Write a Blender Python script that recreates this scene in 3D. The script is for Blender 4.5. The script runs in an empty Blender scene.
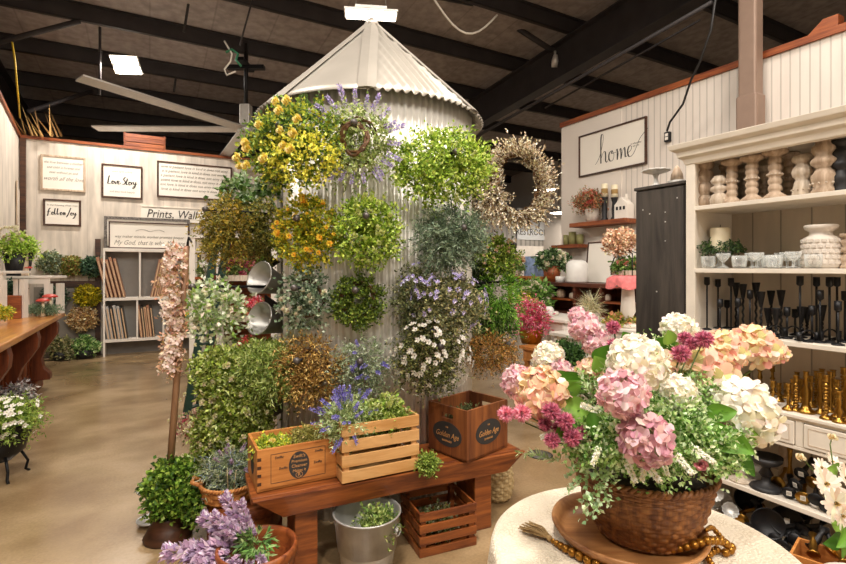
import bpy, math, random
import numpy as np
from mathutils import Vector, Matrix
rng = np.random.default_rng(7); random.seed(7)
PI = math.pi; F = 493.0; CX = 423.0; HY = 268.0; EYE = 1.55
A = math.radians(29.0); CA, SA = math.cos(A), math.sin(A)
COL = bpy.context.scene.collection
def at(px, py, Y): return ((px-CX)/F*Y, Y, EYE-(py-HY)/F*Y)
def onz(px, py, z):
    Y = (EYE-z)*F/(py-HY); return ((px-CX)/F*Y, Y, z)
def uv(u, v, z=0.0): return (u*CA-v*SA, u*SA+v*CA, z)
def ray_u(px, u):            # point of the plan at room coordinate u seen in column px
    k = (px-CX)/F; Y = u/(CA*k+SA); return (k*Y, Y)
def tov(X, Y): return -SA*X+CA*Y
def tou(X, Y): return CA*X+SA*Y
RB = A; RR = A-PI/2          # rotations of things facing out of the back wall and the right wall
ORD = ['first','second','third','fourth','fifth','sixth','seventh','eighth','ninth','tenth','eleventh','twelfth','thirteenth','fourteenth','fifteenth','sixteenth','seventeenth','eighteenth','nineteenth','twentieth','twenty-first','twenty-second','twenty-third','twenty-fourth','twenty-fifth','twenty-sixth','twenty-seventh','twenty-eighth','twenty-ninth','thirtieth']
# ---------------------------------------------------------------- colours and materials
def lin(c):
    if isinstance(c, str):
        c = c.lstrip('#'); c = [int(c[i:i+2], 16)/255 for i in (0, 2, 4)]
    return tuple(x/12.92 if x <= .04045 else ((x+.055)/1.055)**2.4 for x in c[:3])
def newmat(name):
    m = bpy.data.materials.new(name); m.use_nodes = True
    nt = m.node_tree; b = nt.nodes['Principled BSDF']; return m, nt, b
def mat(name, c, rough=.5, metal=0.0, var=.12, scale=12, bump=0.0, bscale=60, spec=.5, coat=0.0, stretch=(1,1,1)):
    m, nt, b = newmat(name); c = lin(c)
    b.inputs['Roughness'].default_value = rough; b.inputs['Metallic'].default_value = metal
    b.inputs['Specular IOR Level'].default_value = spec; b.inputs['Coat Weight'].default_value = coat
    tc = nt.nodes.new('ShaderNodeTexCoord'); mp = nt.nodes.new('ShaderNodeMapping'); mp.inputs['Scale'].default_value = stretch
    nt.links.new(tc.outputs['Object'], mp.inputs[0])
    n = nt.nodes.new('ShaderNodeTexNoise'); n.inputs['Scale'].default_value = scale; n.inputs['Detail'].default_value = 5
    nt.links.new(mp.outputs[0], n.inputs['Vector'])
    r = nt.nodes.new('ShaderNodeValToRGB'); nt.links.new(n.outputs['Fac'], r.inputs[0])
    r.color_ramp.elements[0].position = .3; r.color_ramp.elements[1].position = .72
    r.color_ramp.elements[0].color = (*[x*(1-var) for x in c], 1); r.color_ramp.elements[1].color = (*[min(1, x*(1+var)) for x in c], 1)
    nt.links.new(r.outputs[0], b.inputs['Base Color'])
    if bump:
        n2 = nt.nodes.new('ShaderNodeTexNoise'); n2.inputs['Scale'].default_value = bscale
        nt.links.new(mp.outputs[0], n2.inputs['Vector'])
        bp = nt.nodes.new('ShaderNodeBump'); bp.inputs['Strength'].default_value = bump; bp.inputs['Distance'].default_value = .01
        nt.links.new(n2.outputs['Fac'], bp.inputs['Height']); nt.links.new(bp.outputs[0], b.inputs['Normal'])
    return m
def wood(name, c1, c2, axis=0, rough=.5, scale=14, c3=None, coat=0.0):
    m, nt, b = newmat(name); b.inputs['Roughness'].default_value = rough; b.inputs['Coat Weight'].default_value = coat
    tc = nt.nodes.new('ShaderNodeTexCoord'); mp = nt.nodes.new('ShaderNodeMapping')
    s = [1, 1, 1]; s[axis] = .09; mp.inputs['Scale'].default_value = s
    nt.links.new(tc.outputs['Object'], mp.inputs[0])
    n = nt.nodes.new('ShaderNodeTexNoise'); n.inputs['Scale'].default_value = scale*2.2; n.inputs['Detail'].default_value = 7; n.inputs['Roughness'].default_value = .65
    n.inputs['Distortion'].default_value = .6
    nt.links.new(mp.outputs[0], n.inputs['Vector'])
    r = nt.nodes.new('ShaderNodeValToRGB'); nt.links.new(n.outputs['Fac'], r.inputs[0])
    r.color_ramp.elements[0].position = .36; r.color_ramp.elements[1].position = .64
    r.color_ramp.elements[0].color = (*lin(c1), 1); r.color_ramp.elements[1].color = (*lin(c2), 1)
    n3 = nt.nodes.new('ShaderNodeTexNoise'); n3.inputs['Scale'].default_value = 3.5; nt.links.new(tc.outputs['Object'], n3.inputs['Vector'])
    mx = nt.nodes.new('ShaderNodeMix'); mx.data_type = 'RGBA'; mx.blend_type = 'MULTIPLY'; mx.inputs[0].default_value = .35
    nt.links.new(r.outputs[0], mx.inputs[6]); nt.links.new(n3.outputs['Fac'], mx.inputs[7])
    hs = nt.nodes.new('ShaderNodeHueSaturation'); hs.inputs['Value'].default_value = 1.15; nt.links.new(mx.outputs[2], hs.inputs['Color'])
    nt.links.new(hs.outputs[0], b.inputs['Base Color'])
    bp = nt.nodes.new('ShaderNodeBump'); bp.inputs['Strength'].default_value = .25; bp.inputs['Distance'].default_value = .004
    nt.links.new(n.outputs['Fac'], bp.inputs['Height']); nt.links.new(bp.outputs[0], b.inputs['Normal'])
    return m
def grooved(name, c, pitch, axis=0, rough=.6, dark=.55, width=.12, var=.05):   # painted boards with narrow grooves cut between them
    m, nt, b = newmat(name); b.inputs['Roughness'].default_value = rough; c = lin(c)
    tc = nt.nodes.new('ShaderNodeTexCoord'); sp = nt.nodes.new('ShaderNodeSeparateXYZ'); nt.links.new(tc.outputs['Object'], sp.inputs[0])
    dv = nt.nodes.new('ShaderNodeMath'); dv.operation = 'DIVIDE'; dv.inputs[1].default_value = pitch; nt.links.new(sp.outputs[axis], dv.inputs[0])
    fr = nt.nodes.new('ShaderNodeMath'); fr.operation = 'PINGPONG'; fr.inputs[1].default_value = .5; nt.links.new(dv.outputs[0], fr.inputs[0])
    r = nt.nodes.new('ShaderNodeValToRGB'); nt.links.new(fr.outputs[0], r.inputs[0])
    r.color_ramp.elements[0].position = width*.4; r.color_ramp.elements[1].position = width
    r.color_ramp.elements[0].color = (dark, dark, dark, 1); r.color_ramp.elements[1].color = (1, 1, 1, 1)
    n = nt.nodes.new('ShaderNodeTexNoise'); n.inputs['Scale'].default_value = 2.5; n.inputs['Detail'].default_value = 8
    mp = nt.nodes.new('ShaderNodeMapping'); mp.inputs['Scale'].default_value = (3, 3, .6); nt.links.new(tc.outputs['Object'], mp.inputs[0]); nt.links.new(mp.outputs[0], n.inputs['Vector'])
    r2 = nt.nodes.new('ShaderNodeValToRGB'); nt.links.new(n.outputs['Fac'], r2.inputs[0])
    r2.color_ramp.elements[0].position = .35; r2.color_ramp.elements[1].position = .65
    r2.color_ramp.elements[0].color = (*[x*(1-var*2) for x in c], 1); r2.color_ramp.elements[1].color = (*[min(1, x*(1+var)) for x in c], 1)
    mx = nt.nodes.new('ShaderNodeMix'); mx.data_type = 'RGBA'; mx.blend_type = 'MULTIPLY'; mx.inputs[0].default_value = 1
    nt.links.new(r2.outputs[0], mx.inputs[6]); nt.links.new(r.outputs[0], mx.inputs[7]); nt.links.new(mx.outputs[2], b.inputs['Base Color'])
    bp = nt.nodes.new('ShaderNodeBump'); bp.inputs['Strength'].default_value = .5; bp.inputs['Distance'].default_value = .01
    nt.links.new(r.outputs[0], bp.inputs['Height']); nt.links.new(bp.outputs[0], b.inputs['Normal'])
    return m
def attr_mat(name, rough=.55, trans=.25, metal=0.0):
    m, nt, b = newmat(name); a = nt.nodes.new('ShaderNodeAttribute'); a.attribute_name = 'Col'
    nt.links.new(a.outputs['Color'], b.inputs['Base Color']); b.inputs['Roughness'].default_value = rough; b.inputs['Metallic'].default_value = metal
    b.inputs['Specular IOR Level'].default_value = .35
    if trans:
        t = nt.nodes.new('ShaderNodeBsdfTranslucent'); nt.links.new(a.outputs['Color'], t.inputs['Color'])
        mx = nt.nodes.new('ShaderNodeMixShader'); mx.inputs[0].default_value = trans
        nt.links.new(b.outputs[0], mx.inputs[1]); nt.links.new(t.outputs[0], mx.inputs[2]); nt.links.new(mx.outputs[0], nt.nodes['Material Output'].inputs[0])
    return m
def emit(name, c, s):
    m, nt, b = newmat(name); b.inputs['Base Color'].default_value = (*lin(c), 1)
    b.inputs['Emission Color'].default_value = (*lin(c), 1); b.inputs['Emission Strength'].default_value = s; return m
def glassy(name, c='#eef2f0', rough=.06, alpha=.35):
    m, nt, b = newmat(name); b.inputs['Base Color'].default_value = (*lin(c), 1); b.inputs['Roughness'].default_value = rough
    t = nt.nodes.new('ShaderNodeBsdfTransparent'); mx = nt.nodes.new('ShaderNodeMixShader')
    lw = nt.nodes.new('ShaderNodeLayerWeight'); lw.inputs[0].default_value = .35
    mm = nt.nodes.new('ShaderNodeMath'); mm.operation = 'ADD'; mm.inputs[1].default_value = alpha; mm.use_clamp = True
    nt.links.new(lw.outputs['Facing'], mm.inputs[0]); nt.links.new(mm.outputs[0], mx.inputs[0])
    nt.links.new(t.outputs[0], mx.inputs[1]); nt.links.new(b.outputs[0], mx.inputs[2]); nt.links.new(mx.outputs[0], nt.nodes['Material Output'].inputs[0])
    return m
# ---------------------------------------------------------------- mesh builder
class MB:
    def __init__(s): s.v = []; s.f = []; s.sm = []
    def add(s, vs, fs, smooth=False):
        o = len(s.v); s.v += [tuple(p) for p in vs]; s.f += [tuple(i+o for i in f) for f in fs]; s.sm += [smooth]*len(fs); return s
    def box(s, x0, x1, y0, y1, z0, z1, M=None):
        vs = [(x, y, z) for z in (z0, z1) for x, y in ((x0, y0), (x1, y0), (x1, y1), (x0, y1))]
        if M is not None: vs = [M @ Vector(p) for p in vs]
        return s.add(vs, [(3,2,1,0),(4,5,6,7),(0,1,5,4),(1,2,6,5),(2,3,7,6),(3,0,4,7)])
    def prism(s, poly, y0, y1, M=None):     # polygon in x,z extruded in y
        n = len(poly); vs = [(x, y0, z) for x, z in poly]+[(x, y1, z) for x, z in poly]
        if M is not None: vs = [M @ Vector(p) for p in vs]
        return s.add(vs, [tuple(range(n)), tuple(range(2*n-1, n-1, -1))]+[(i, i+n, (i+1) % n+n, (i+1) % n) for i in range(n)])
    def lathe(s, prof, seg=20, c=(0,0,0), M=None, smooth=True, fn=None):
        vs = []; fs = []
        for j, (r, z) in enumerate(prof):
            for i in range(seg):
                t = 2*PI*i/seg; rr = r if fn is None else r+fn(t, z, j)
                p = Vector((c[0]+rr*math.cos(t), c[1]+rr*math.sin(t), c[2]+z)); vs.append(M @ p if M is not None else p)
        for j in range(len(prof)-1):
            for i in range(seg):
                k = (i+1) % seg; fs.append((j*seg+i, j*seg+k, (j+1)*seg+k, (j+1)*seg+i))
        s.add(vs, fs, smooth)
        return s
    def solid(s, prof, seg=20, c=(0,0,0), M=None, smooth=True):
        prof = [(.0001, prof[0][1])]+list(prof)+[(.0001, prof[-1][1])]; return s.lathe(prof, seg, c, M, smooth)
    def tube(s, pts, r, seg=8, smooth=True):
        pts = [Vector(p) for p in pts]; n = len(pts); rs = r if isinstance(r, (list, tuple)) else [r]*n
        vs = []; fs = []; up = Vector((0, 0, 1)); side = None
        for i, p in enumerate(pts):
            d = (pts[min(i+1, n-1)]-pts[max(i-1, 0)]).normalized()
            if side is None: side = d.cross(up); side = side.normalized() if side.length > .05 else Vector((1, 0, 0))
            side = (side-d*side.dot(d)).normalized(); o = d.cross(side)
            for k in range(seg):
                t = 2*PI*k/seg; vs.append(p+(side*math.cos(t)+o*math.sin(t))*rs[i])
        for i in range(n-1):
            for k in range(seg):
                q = (k+1) % seg; fs.append((i*seg+k, i*seg+q, (i+1)*seg+q, (i+1)*seg+k))
        fs.append(tuple(range(seg))[::-1]); fs.append(tuple(range((n-1)*seg, n*seg))); return s.add(vs, fs, smooth)
    def ball(s, c, r, seg=12, sc=(1,1,1)):
        pr = [(max(.0001, math.sin(PI*i/seg*1.0)), -math.cos(PI*i/seg)) for i in range(seg+1)]
        M = Matrix.Translation(c) @ Matrix.Diagonal((r*sc[0], r*sc[1], r*sc[2], 1)); return s.lathe(pr, seg, M=M)
    def bar(s, p, q, w, h):                  # rectangular bar between two points
        p = Vector(p); q = Vector(q); d = (q-p); L = d.length; M = Matrix.Translation(p) @ d.to_track_quat('X', 'Z').to_matrix().to_4x4()
        return s.box(0, L, -w/2, w/2, -h/2, h/2, M)
    def mesh(s, name):
        me = bpy.data.meshes.new(name); me.from_pydata(s.v, [], s.f); me.polygons.foreach_set('use_smooth', s.sm); me.update(); return me
    def build(s, name, m, parent=None, loc=(0,0,0), rz=0, bevel=0):
        me = s.mesh(name); return place(name, me, m, parent, loc, rz, bevel)
def place(name, me, m, parent=None, loc=(0,0,0), rz=0, bevel=0, sc=None, rot=None):
    if m is not None and not me.materials: me.materials.append(m)
    o = bpy.data.objects.new(name, me); COL.objects.link(o); o.location = loc; o.rotation_euler = rot if rot else (0, 0, rz)
    if sc is not None: o.scale = sc if isinstance(sc, (tuple, list)) else (sc, sc, sc)
    if parent is not None: o.parent = parent
    if bevel:
        b = o.modifiers.new('bevel', 'BEVEL'); b.width = bevel; b.segments = 2; b.limit_method = 'ANGLE'
    return o
def tag(o, label=None, cat=None, group=None, kind=None):
    if label: o['label'] = label
    if cat: o['category'] = cat
    if group: o['group'] = group
    if kind: o['kind'] = kind
    return o
def thing(name, label, cat, loc=(0,0,0), rz=0, group=None, rot=None):
    o = bpy.data.objects.new(name, None); COL.objects.link(o); o.location = loc; o.rotation_euler = rot if rot else (0, 0, rz); o.empty_display_size = .1
    return tag(o, label, cat, group)
def copy_tree(o, parent=None):
    c = o.copy(); COL.objects.link(c)
    if parent is not None: c.parent = parent
    for ch in [x for x in bpy.data.objects if x.parent == o]: copy_tree(ch, c)
    return c
def struct(mb, name, m, loc=(0,0,0), rz=0, bevel=0):
    return tag(mb.build(name, m, None, loc, rz, bevel), kind='structure')
_trim = [0]
def trim(mb, m, loc=(0,0,0), rz=0, bevel=0):
    _trim[0] += 1; return struct(mb, 'trim_%d' % _trim[0], m, loc, rz, bevel)
def text(name, s, size, m, parent, loc=(0,0,0), shear=0.0, sx=1.0, extr=.001, rot=(PI/2,0,0), align='CENTER', space=1.0):
    cu = bpy.data.curves.new(name, 'FONT'); cu.body = s; cu.size = size; cu.shear = shear; cu.extrude = extr; cu.align_x = align; cu.align_y = 'CENTER'; cu.resolution_u = 2; cu.space_line = space
    t = bpy.data.objects.new('tmp', cu); COL.objects.link(t); dg = bpy.context.evaluated_depsgraph_get(); dg.update()
    me = bpy.data.meshes.new_from_object(t.evaluated_get(dg)); bpy.data.objects.remove(t); bpy.data.curves.remove(cu)
    me.materials.clear(); return place(name, me, m, parent, loc, rot=rot, sc=(sx, 1, 1))
# ---------------------------------------------------------------- foliage
def nrm(a): return a/np.maximum(np.linalg.norm(a, axis=1, keepdims=True), 1e-9)
def rdir(n): return nrm(rng.normal(size=(n, 3)))
TM = {'leaf': ([(0,0,0),(.45,-.5,.18),(1,0,-.1),(.45,.5,.18)], [(0,1,2),(0,2,3)]),
      'needle': ([(0,-.5,0),(0,.5,0),(1,0,.1)], [(0,1,2)]),
      'broad': ([(0,0,0),(.28,-.46,.14),(.68,-.4,.12),(1,0,-.12),(.68,.4,.12),(.28,.46,.14),(.5,0,0)], [(0,1,6),(1,2,6),(2,3,6),(3,4,6),(4,5,6),(5,0,6)]),
      'petal': ([(0,-.12,0),(.45,-.5,.06),(.9,-.34,.2),(1,0,.26),(.9,.34,.2),(.45,.5,.06),(0,.12,0)], [(0,1,2,3),(3,4,5,6),(0,3,6)])}
LBR = 1.42
def leafs(name, P, D, L, W, pal, jit=.12, t='leaf', N0=None):
    P = np.asarray(P, float); n = len(P); D = nrm(np.asarray(D, float)); L = np.broadcast_to(L, (n,))*rng.uniform(.75, 1.2, n); W = np.broadcast_to(W, (n,))*rng.uniform(.8, 1.15, n)
    R = rdir(n) if N0 is None else nrm(np.asarray(N0, float)+.35*rdir(n)); S = nrm(np.cross(D, R)); Nn = np.cross(S, D)
    tv, tf = TM[t]; tv = np.array(tv); k = len(tv)
    V = P[:, None, :]+D[:, None, :]*(tv[None, :, 0:1]*L[:, None, None])+S[:, None, :]*(tv[None, :, 1:2]*W[:, None, None])+Nn[:, None, :]*(tv[None, :, 2:3]*W[:, None, None])
    pal = np.array([lin(c) for c in pal]); ci = rng.integers(0, len(pal), n); C = pal[ci]*(1.1 if t == 'petal' else LBR)*(1+jit*rng.normal(size=(n, 1))); C = np.clip(C*(1+.05*rng.normal(size=(n, 3))), .003, 1)
    return [V.reshape(-1, 3), [tuple(f) for f in tf], k, n, np.repeat(C, k, axis=0)]
def fmesh(name, parts):
    vs = []; fs = []; cs = []; o = 0
    for V, tf, k, n, C in parts:
        vs.append(V); cs.append(C); base = (np.arange(n)*k+o)
        for f in tf: fs.append(base[:, None]+np.array(f)[None, :])
        o += len(V)
    V = np.concatenate(vs); C = np.concatenate(cs); fl = []
    tot = np.concatenate([np.full(len(f), f.shape[1]) for f in fs]); loops = np.concatenate([f.ravel() for f in fs])
    me = bpy.data.meshes.new(name); me.vertices.add(len(V)); me.vertices.foreach_set('co', V.ravel())
    me.loops.add(len(loops)); me.loops.foreach_set('vertex_index', loops.astype(np.int32)); me.polygons.add(len(tot))
    st = np.concatenate([[0], np.cumsum(tot)[:-1]]); me.polygons.foreach_set('loop_start', st.astype(np.int32)); me.polygons.foreach_set('loop_total', tot.astype(np.int32))
    a = me.color_attributes.new('Col', 'FLOAT_COLOR', 'POINT'); a.data.foreach_set('color', np.concatenate([C, np.ones((len(C), 1))], 1).ravel())
    me.update(); me.validate(); return me
def twigs(B, D, length, per, spread=.7, droop=.15, curl=.3):
    """leaf positions and directions along twigs that start at B and run along D"""
    n = len(B); D = nrm(D); bend = rdir(n)*curl; T = rng.uniform(.15, 1, (n, per)); T.sort(axis=1); ln = np.broadcast_to(length, (n,))*rng.uniform(.6, 1.2, n)
    P = B[:, None, :]+(D[:, None, :]+bend[:, None, :]*T[:, :, None])*(T*ln[:, None])[:, :, None]
    P[:, :, 2] -= droop*(T**2)*ln[:, None]
    dd = np.repeat(D[:, None, :], per, axis=1).reshape(-1, 3)*(1-spread)+rdir(n*per)*spread
    return P.reshape(-1, 3), nrm(dd)
def ring_base(n, R, r, sx=1.0, sz=1.0):   # points in a torus lying in the x-z plane, with outward directions
    n = int(n*1.75); t = rng.uniform(0, 2*PI, n); ph = rng.uniform(0, 2*PI, n); rr = r*np.sqrt(rng.uniform(.1, 1, n))*.6
    c, s_ = np.cos(t), np.sin(t); o = np.stack([np.cos(ph)*c, -np.sin(ph), np.cos(ph)*s_], 1)
    P = np.stack([R*c*sx, np.zeros(n), R*s_*sz], 1)+o*rr[:, None]; tang = np.stack([-s_, np.zeros(n), c], 1)
    return P, nrm(o+.45*tang+.3*rdir(n))
DEN = 1.75
def blob_base(n, c, r, lo=.35):
    n = int(n*DEN)
    d = rdir(n); rr = rng.uniform(lo, .75, n)[:, None]; return np.array(c)+d*rr*np.array(r), d
def put(name, parts, parent, m, **k): return place(name, fmesh(name, parts), m, parent, **k)
LEAF = attr_mat('leaf', .5, .28); PETAL = attr_mat('petal', .6, .3); DRY = attr_mat('dried', .75, .1)
WHITE = mat('white_paint', '#e9e2d8', .55, var=.06, scale=6, bump=.08)
CREAM = mat('cream_paint', '#dfd6c8', .6, var=.09, scale=5, bump=.1)
BLACKM = mat('black_metal', '#17171a', .45, .4, var=.2)
BLACKW = mat('black_wood', '#1f1e20', .55, var=.2)
DARKC = mat('charcoal_steel', '#2a2b2e', .6, .2, var=.2, scale=2)
BRASS = mat('brass', '#a17a38', .3, 1.0, var=.25, scale=30)
GALV = mat('galvanised_steel', '#bcbbb7', .42, .6, var=.25, scale=9, bump=.1, bscale=25)
GALVD = mat('weathered_steel', '#77756f', .5, .7, var=.3, scale=7)
SILO = mat('silo_tin', '#dcd8d0', .4, .25, var=.1, scale=3.5, bump=.04, bscale=8)
ROOFM = mat('roof_tin', '#b3ada3', .42, .55, var=.1, scale=2.5, bump=.05, bscale=6)
FLOOR = None
BROWNW = wood('bench_wood', '#5f2b12', '#a35c28', 0, .42, 10, coat=.15)
PINE = wood('pine_wood', '#a8652c', '#cf8d4a', 0, .5, 10)
SLATW = wood('slat_wood', '#c08a4c', '#e2b47a', 0, .55, 8)
REDW = wood('red_brown_wood', '#6d3014', '#a65a2a', 0, .5, 10)
CRATEW = wood('old_crate_wood', '#5d2f16', '#95592c', 2, .6, 9)
TRAYW = wood('tray_wood', '#7f4d28', '#b5814f', 0, .4, 7)
COUNTW = wood('counter_wood', '#a76427', '#d2913f', 1, .35, 5, coat=.3)
COUNTB = wood('counter_base_wood', '#4a1e0c', '#84401a', 2, .45, 7)
DARKW = wood('dark_brown_wood', '#2e1a10', '#57341f', 0, .5, 8)
CARVE = wood('carved_wood', '#a38a72', '#d2bda5', 2, .7, 12)
CARVE2 = wood('whitewashed_wood', '#b7a58f', '#e0d3c2', 2, .75, 16)
INK = mat('ink', '#33302e', .8, var=.1); INKG = mat('grey_ink', '#8b857d', .8, var=.1)
PAPER = mat('print_paper', '#ece6db', .8, var=.03, scale=3)
WICK = wood('wicker', '#5b3216', '#94602e', 2, .6, 20); WICKL = wood('light_wicker', '#9a5a28', '#cf8f4c', 2, .6, 20)
SEAG = wood('seagrass', '#9c8357', '#cdb688', 2, .7, 20)
CERAM = mat('ceramic', '#d6cdc2', .5, var=.05, scale=20)
CANDLE = mat('candle_wax', '#efe3c4', .5, var=.03); CANDG = mat('green_candle_wax', '#8d8a58', .6, var=.08)
CORD = mat('cord', '#1c1a1a', .6); STEM = mat('stem_green', '#4e5f25', .6, var=.2); VINE = wood('vine', '#3d2613', '#6e4a25', 0, .7, 30)
SOIL = mat('dark_moss', '#2a2416', .95, var=.3, scale=40, bump=.5)
GLASS = glassy('clear_glass', alpha=.06); MILK = mat('milk_glass', '#dcdad5', .35, var=.04, scale=15)
CLOTHB = mat('burlap_twine', '#a88a5c', .9, var=.2, scale=60, bump=.4, bscale=120)
# ================================================================ camera
sc = bpy.context.scene
cam = bpy.data.cameras.new('camera'); co = bpy.data.objects.new('camera', cam); COL.objects.link(co); co.location = (0, 0, EYE); co.rotation_euler = (PI/2, 0, 0)
cam.sensor_width = 36; cam.lens = 36*F/846; cam.shift_y = -(282-HY)/846; cam.clip_start = .05; cam.clip_end = 80; sc.camera = co
sc.view_settings.view_transform = 'Standard'; sc.view_settings.look = 'None'; sc.view_settings.gamma = 1; sc.view_settings.exposure = 0.45
# ================================================================ floor
m, nt, b = newmat('polished_concrete')
tc = nt.nodes.new('ShaderNodeTexCoord'); mp = nt.nodes.new('ShaderNodeMapping'); mp.inputs['Scale'].default_value = (.9, 1.15, 1); mp.inputs['Rotation'].default_value = (0, 0, -.3); nt.links.new(tc.outputs['Object'], mp.inputs[0])
n1 = nt.nodes.new('ShaderNodeTexNoise'); n1.inputs['Scale'].default_value = 1.6; n1.inputs['Detail'].default_value = 6; n1.inputs['Roughness'].default_value = .5; n1.inputs['Distortion'].default_value = .15; nt.links.new(mp.outputs[0], n1.inputs['Vector'])
r = nt.nodes.new('ShaderNodeValToRGB'); nt.links.new(n1.outputs['Fac'], r.inputs[0]); e = r.color_ramp.elements
e[0].position = .3; e[0].color = (*lin('#7f6647'), 1); e[1].position = .7; e[1].color = (*lin('#b39a76'), 1); x = e.new(.5); x.color = (*lin('#9a8260'), 1)
n2 = nt.nodes.new('ShaderNodeTexNoise'); n2.inputs['Scale'].default_value = 60; n2.inputs['Detail'].default_value = 4; nt.links.new(tc.outputs['Object'], n2.inputs['Vector'])
mx = nt.nodes.new('ShaderNodeMix'); mx.data_type = 'RGBA'; mx.blend_type = 'OVERLAY'; mx.inputs[0].default_value = .25; nt.links.new(r.outputs[0], mx.inputs[6]); nt.links.new(n2.outputs['Fac'], mx.inputs[7]); nt.links.new(mx.outputs[2], b.inputs['Base Color'])
r3 = nt.nodes.new('ShaderNodeMapRange'); r3.inputs[3].default_value = .12; r3.inputs[4].default_value = .32; nt.links.new(n1.outputs['Fac'], r3.inputs[0]); nt.links.new(r3.outputs[0], b.inputs['Roughness'])
b.inputs['Specular IOR Level'].default_value = .85; FLOOR = m
struct(MB().box(-6, 14, -7, 24, -.1, 0), 'floor', FLOOR, uv(0, 0), A)
# ================================================================ walls
WH = 3.75; VB = 10.6; UR = 5.65; VR = 5.7
LW = math.radians(34.6)
m_back = grooved('whitewashed_boards', '#d6cbbd', .24, 0, .7, .86, .03, .12)
m_right = grooved('beadboard', '#dfd6cc', .085, 0, .6, .72, .12, .03)
m_plain = mat('plain_white_panel', '#e2d9cf', .6, var=.03, scale=2)
m_low = mat('grey_lower_wall', '#8d867c', .7, var=.15, scale=3)
cw = uv(-1.935, VB)
struct(MB().box(-.1, 9.0, 0, .12, 0, WH), 'wall_back', m_back, cw, RB)
# the side wall runs from the corner towards the camera
d = Vector((math.sin(LW), -math.cos(LW), 0))
struct(MB().box(0, 6.2, -.12, 0, 0, WH), 'wall_left', m_back, cw, math.atan2(d.y, d.x))
trim(MB().box(-.1, 9.0, -.03, .15, WH, WH+.05), REDW, cw, RB)
trim(MB().box(0, 6.2, -.15, .03, WH, WH+.05), REDW, cw, math.atan2(d.y, d.x))
trim(MB().box(0.02, .1, -.05, 0, 0, WH), DARKW, cw, RB)
# right wall, seen from its left end towards the camera
ro = uv(UR, VR)
struct(MB().box(0, 9.5, 0, .14, 0, WH), 'wall_right', m_right, ro, RR)
trim(MB().box(-.02, 9.5, -.03, .17, WH, WH+.07), REDW, ro, RR)
trim(MB().box(0, 1.12, -.012, 0, 0, WH-.02), m_plain, ro, RR)
trim(MB().box(4.35, 5.55, -.012, 0, 0, WH-.02), m_plain, ro, RR); trim(MB().box(5.57, 7, -.012, 0, 0, WH-.02), m_plain, ro, RR)
trim(MB().prism([(3.28,WH+.05),(3.55,WH+.05),(3.55,WH+.18),(3.43,WH+.18)], -.02, .1), REDW, ro, RR); trim(MB().prism([(3.8,WH+.05),(4.5,WH+.05),(4.5,WH+.1),(4.15,WH+.13),(4.1,WH+.2),(3.8,WH+.24)], -.02, .1), REDW, ro, RR)
# far partition and far wall
m_corr = grooved('corrugated_partition', '#b9b5ae', .2, 0, .5, .6, .25)
struct(MB().box(-3, 7, 0, .1, 0, 3.4), 'wall_far', m_corr, uv(5, 13), RB)
struct(MB().box(-12, 12, 0, .2, 0, 5.6), 'wall_end', DARKC, uv(4, 20), RB)
struct(MB().box(-12, 10, 0, .2, 0, 6.6), 'wall_behind', m_plain, uv(2, -5), RB)
struct(MB().box(-5, 20, 0, .2, 0, 6.6), 'wall_side', m_plain, uv(12, 12), RR)
# ================================================================ roof: sheet deck falling 1:12 away from the camera
def RH(v): return 6.0-.082*v
m_deck = grooved('roof_insulation', '#a09690', .9, 0, .75, .8, .02, .12)
dk = MB(); v0, v1 = -5.5, 21
dk.add([(-7, v0, RH(v0)+.24), (14, v0, RH(v0)+.24), (14, v1, RH(v1)+.24), (-7, v1, RH(v1)+.24), (-7, v0, RH(v0)+.34), (14, v0, RH(v0)+.34), (14, v1, RH(v1)+.34), (-7, v1, RH(v1)+.34)], [(0,1,2,3),(7,6,5,4),(0,4,5,1),(1,5,6,2),(2,6,7,3),(3,7,4,0)])
struct(dk, 'ceiling', m_deck, (0, 0, 0), A)
m_purl = mat('purlin_paint', '#3a3637', .6, .2, var=.2, scale=3)
v = -2.65
while v < 20:
    z = RH(v); mb = MB().box(-7, 14, -.008, .008, z, z+.24).box(-7, 14, -.008, .07, z, z+.012).box(-7, 14, -.07, .008, z+.225, z+.238); trim(mb, m_purl, uv(0, v), A); v += 1.45
def rafter(u, dpt=.62):
    mb = MB(); a, c = -5, 20
    for (x0, x1, t0, t1) in ((-.008, .008, -dpt, 0), (-.12, .12, -dpt-.02, -dpt), (-.12, .12, -.02, 0)):
        mb.add([(x0, a, RH(a)+t0), (x1, a, RH(a)+t0), (x1, c, RH(c)+t0), (x0, c, RH(c)+t0), (x0, a, RH(a)+t1), (x1, a, RH(a)+t1), (x1, c, RH(c)+t1), (x0, c, RH(c)+t1)], [(3,2,1,0),(4,5,6,7),(0,1,5,4),(1,2,6,5),(2,3,7,6),(3,0,4,7)])
    trim(mb, m_purl, uv(u, 0), A)
rafter(6.3); rafter(-2.35)
# flange braces, conduit and rods under the roof
def pole(p, q, r=.03, m=m_purl): trim(MB().tube([p, q], r, 8), m)
pole(at(-8, 44, 7.0), at(80, 21, 7.4), .04); pole(at(28, 112, 8.6), at(92, 91, 9.4), .04); pole(at(100, 95, 8), at(100, 0, 8.0), .02)
pole(at(430, -4, 7.0), at(480, 6, 8.0), .03); pole(at(486, 8, 8.6), at(553, 51, 8.6), .05)
pole(at(474, 138, 9.0), at(712, 2, 5.4), .025); pole(at(545, 108, 9), at(700, 20, 6.2), .016); pole(at(240, 45, 6.5), at(254, -6, 6.5), .012)
pole(at(190, -6, 7.5), at(184, 32, 7.5), .02); pole(at(176, 76, 9.4), at(174, 92, 9.4), .02)
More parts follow.
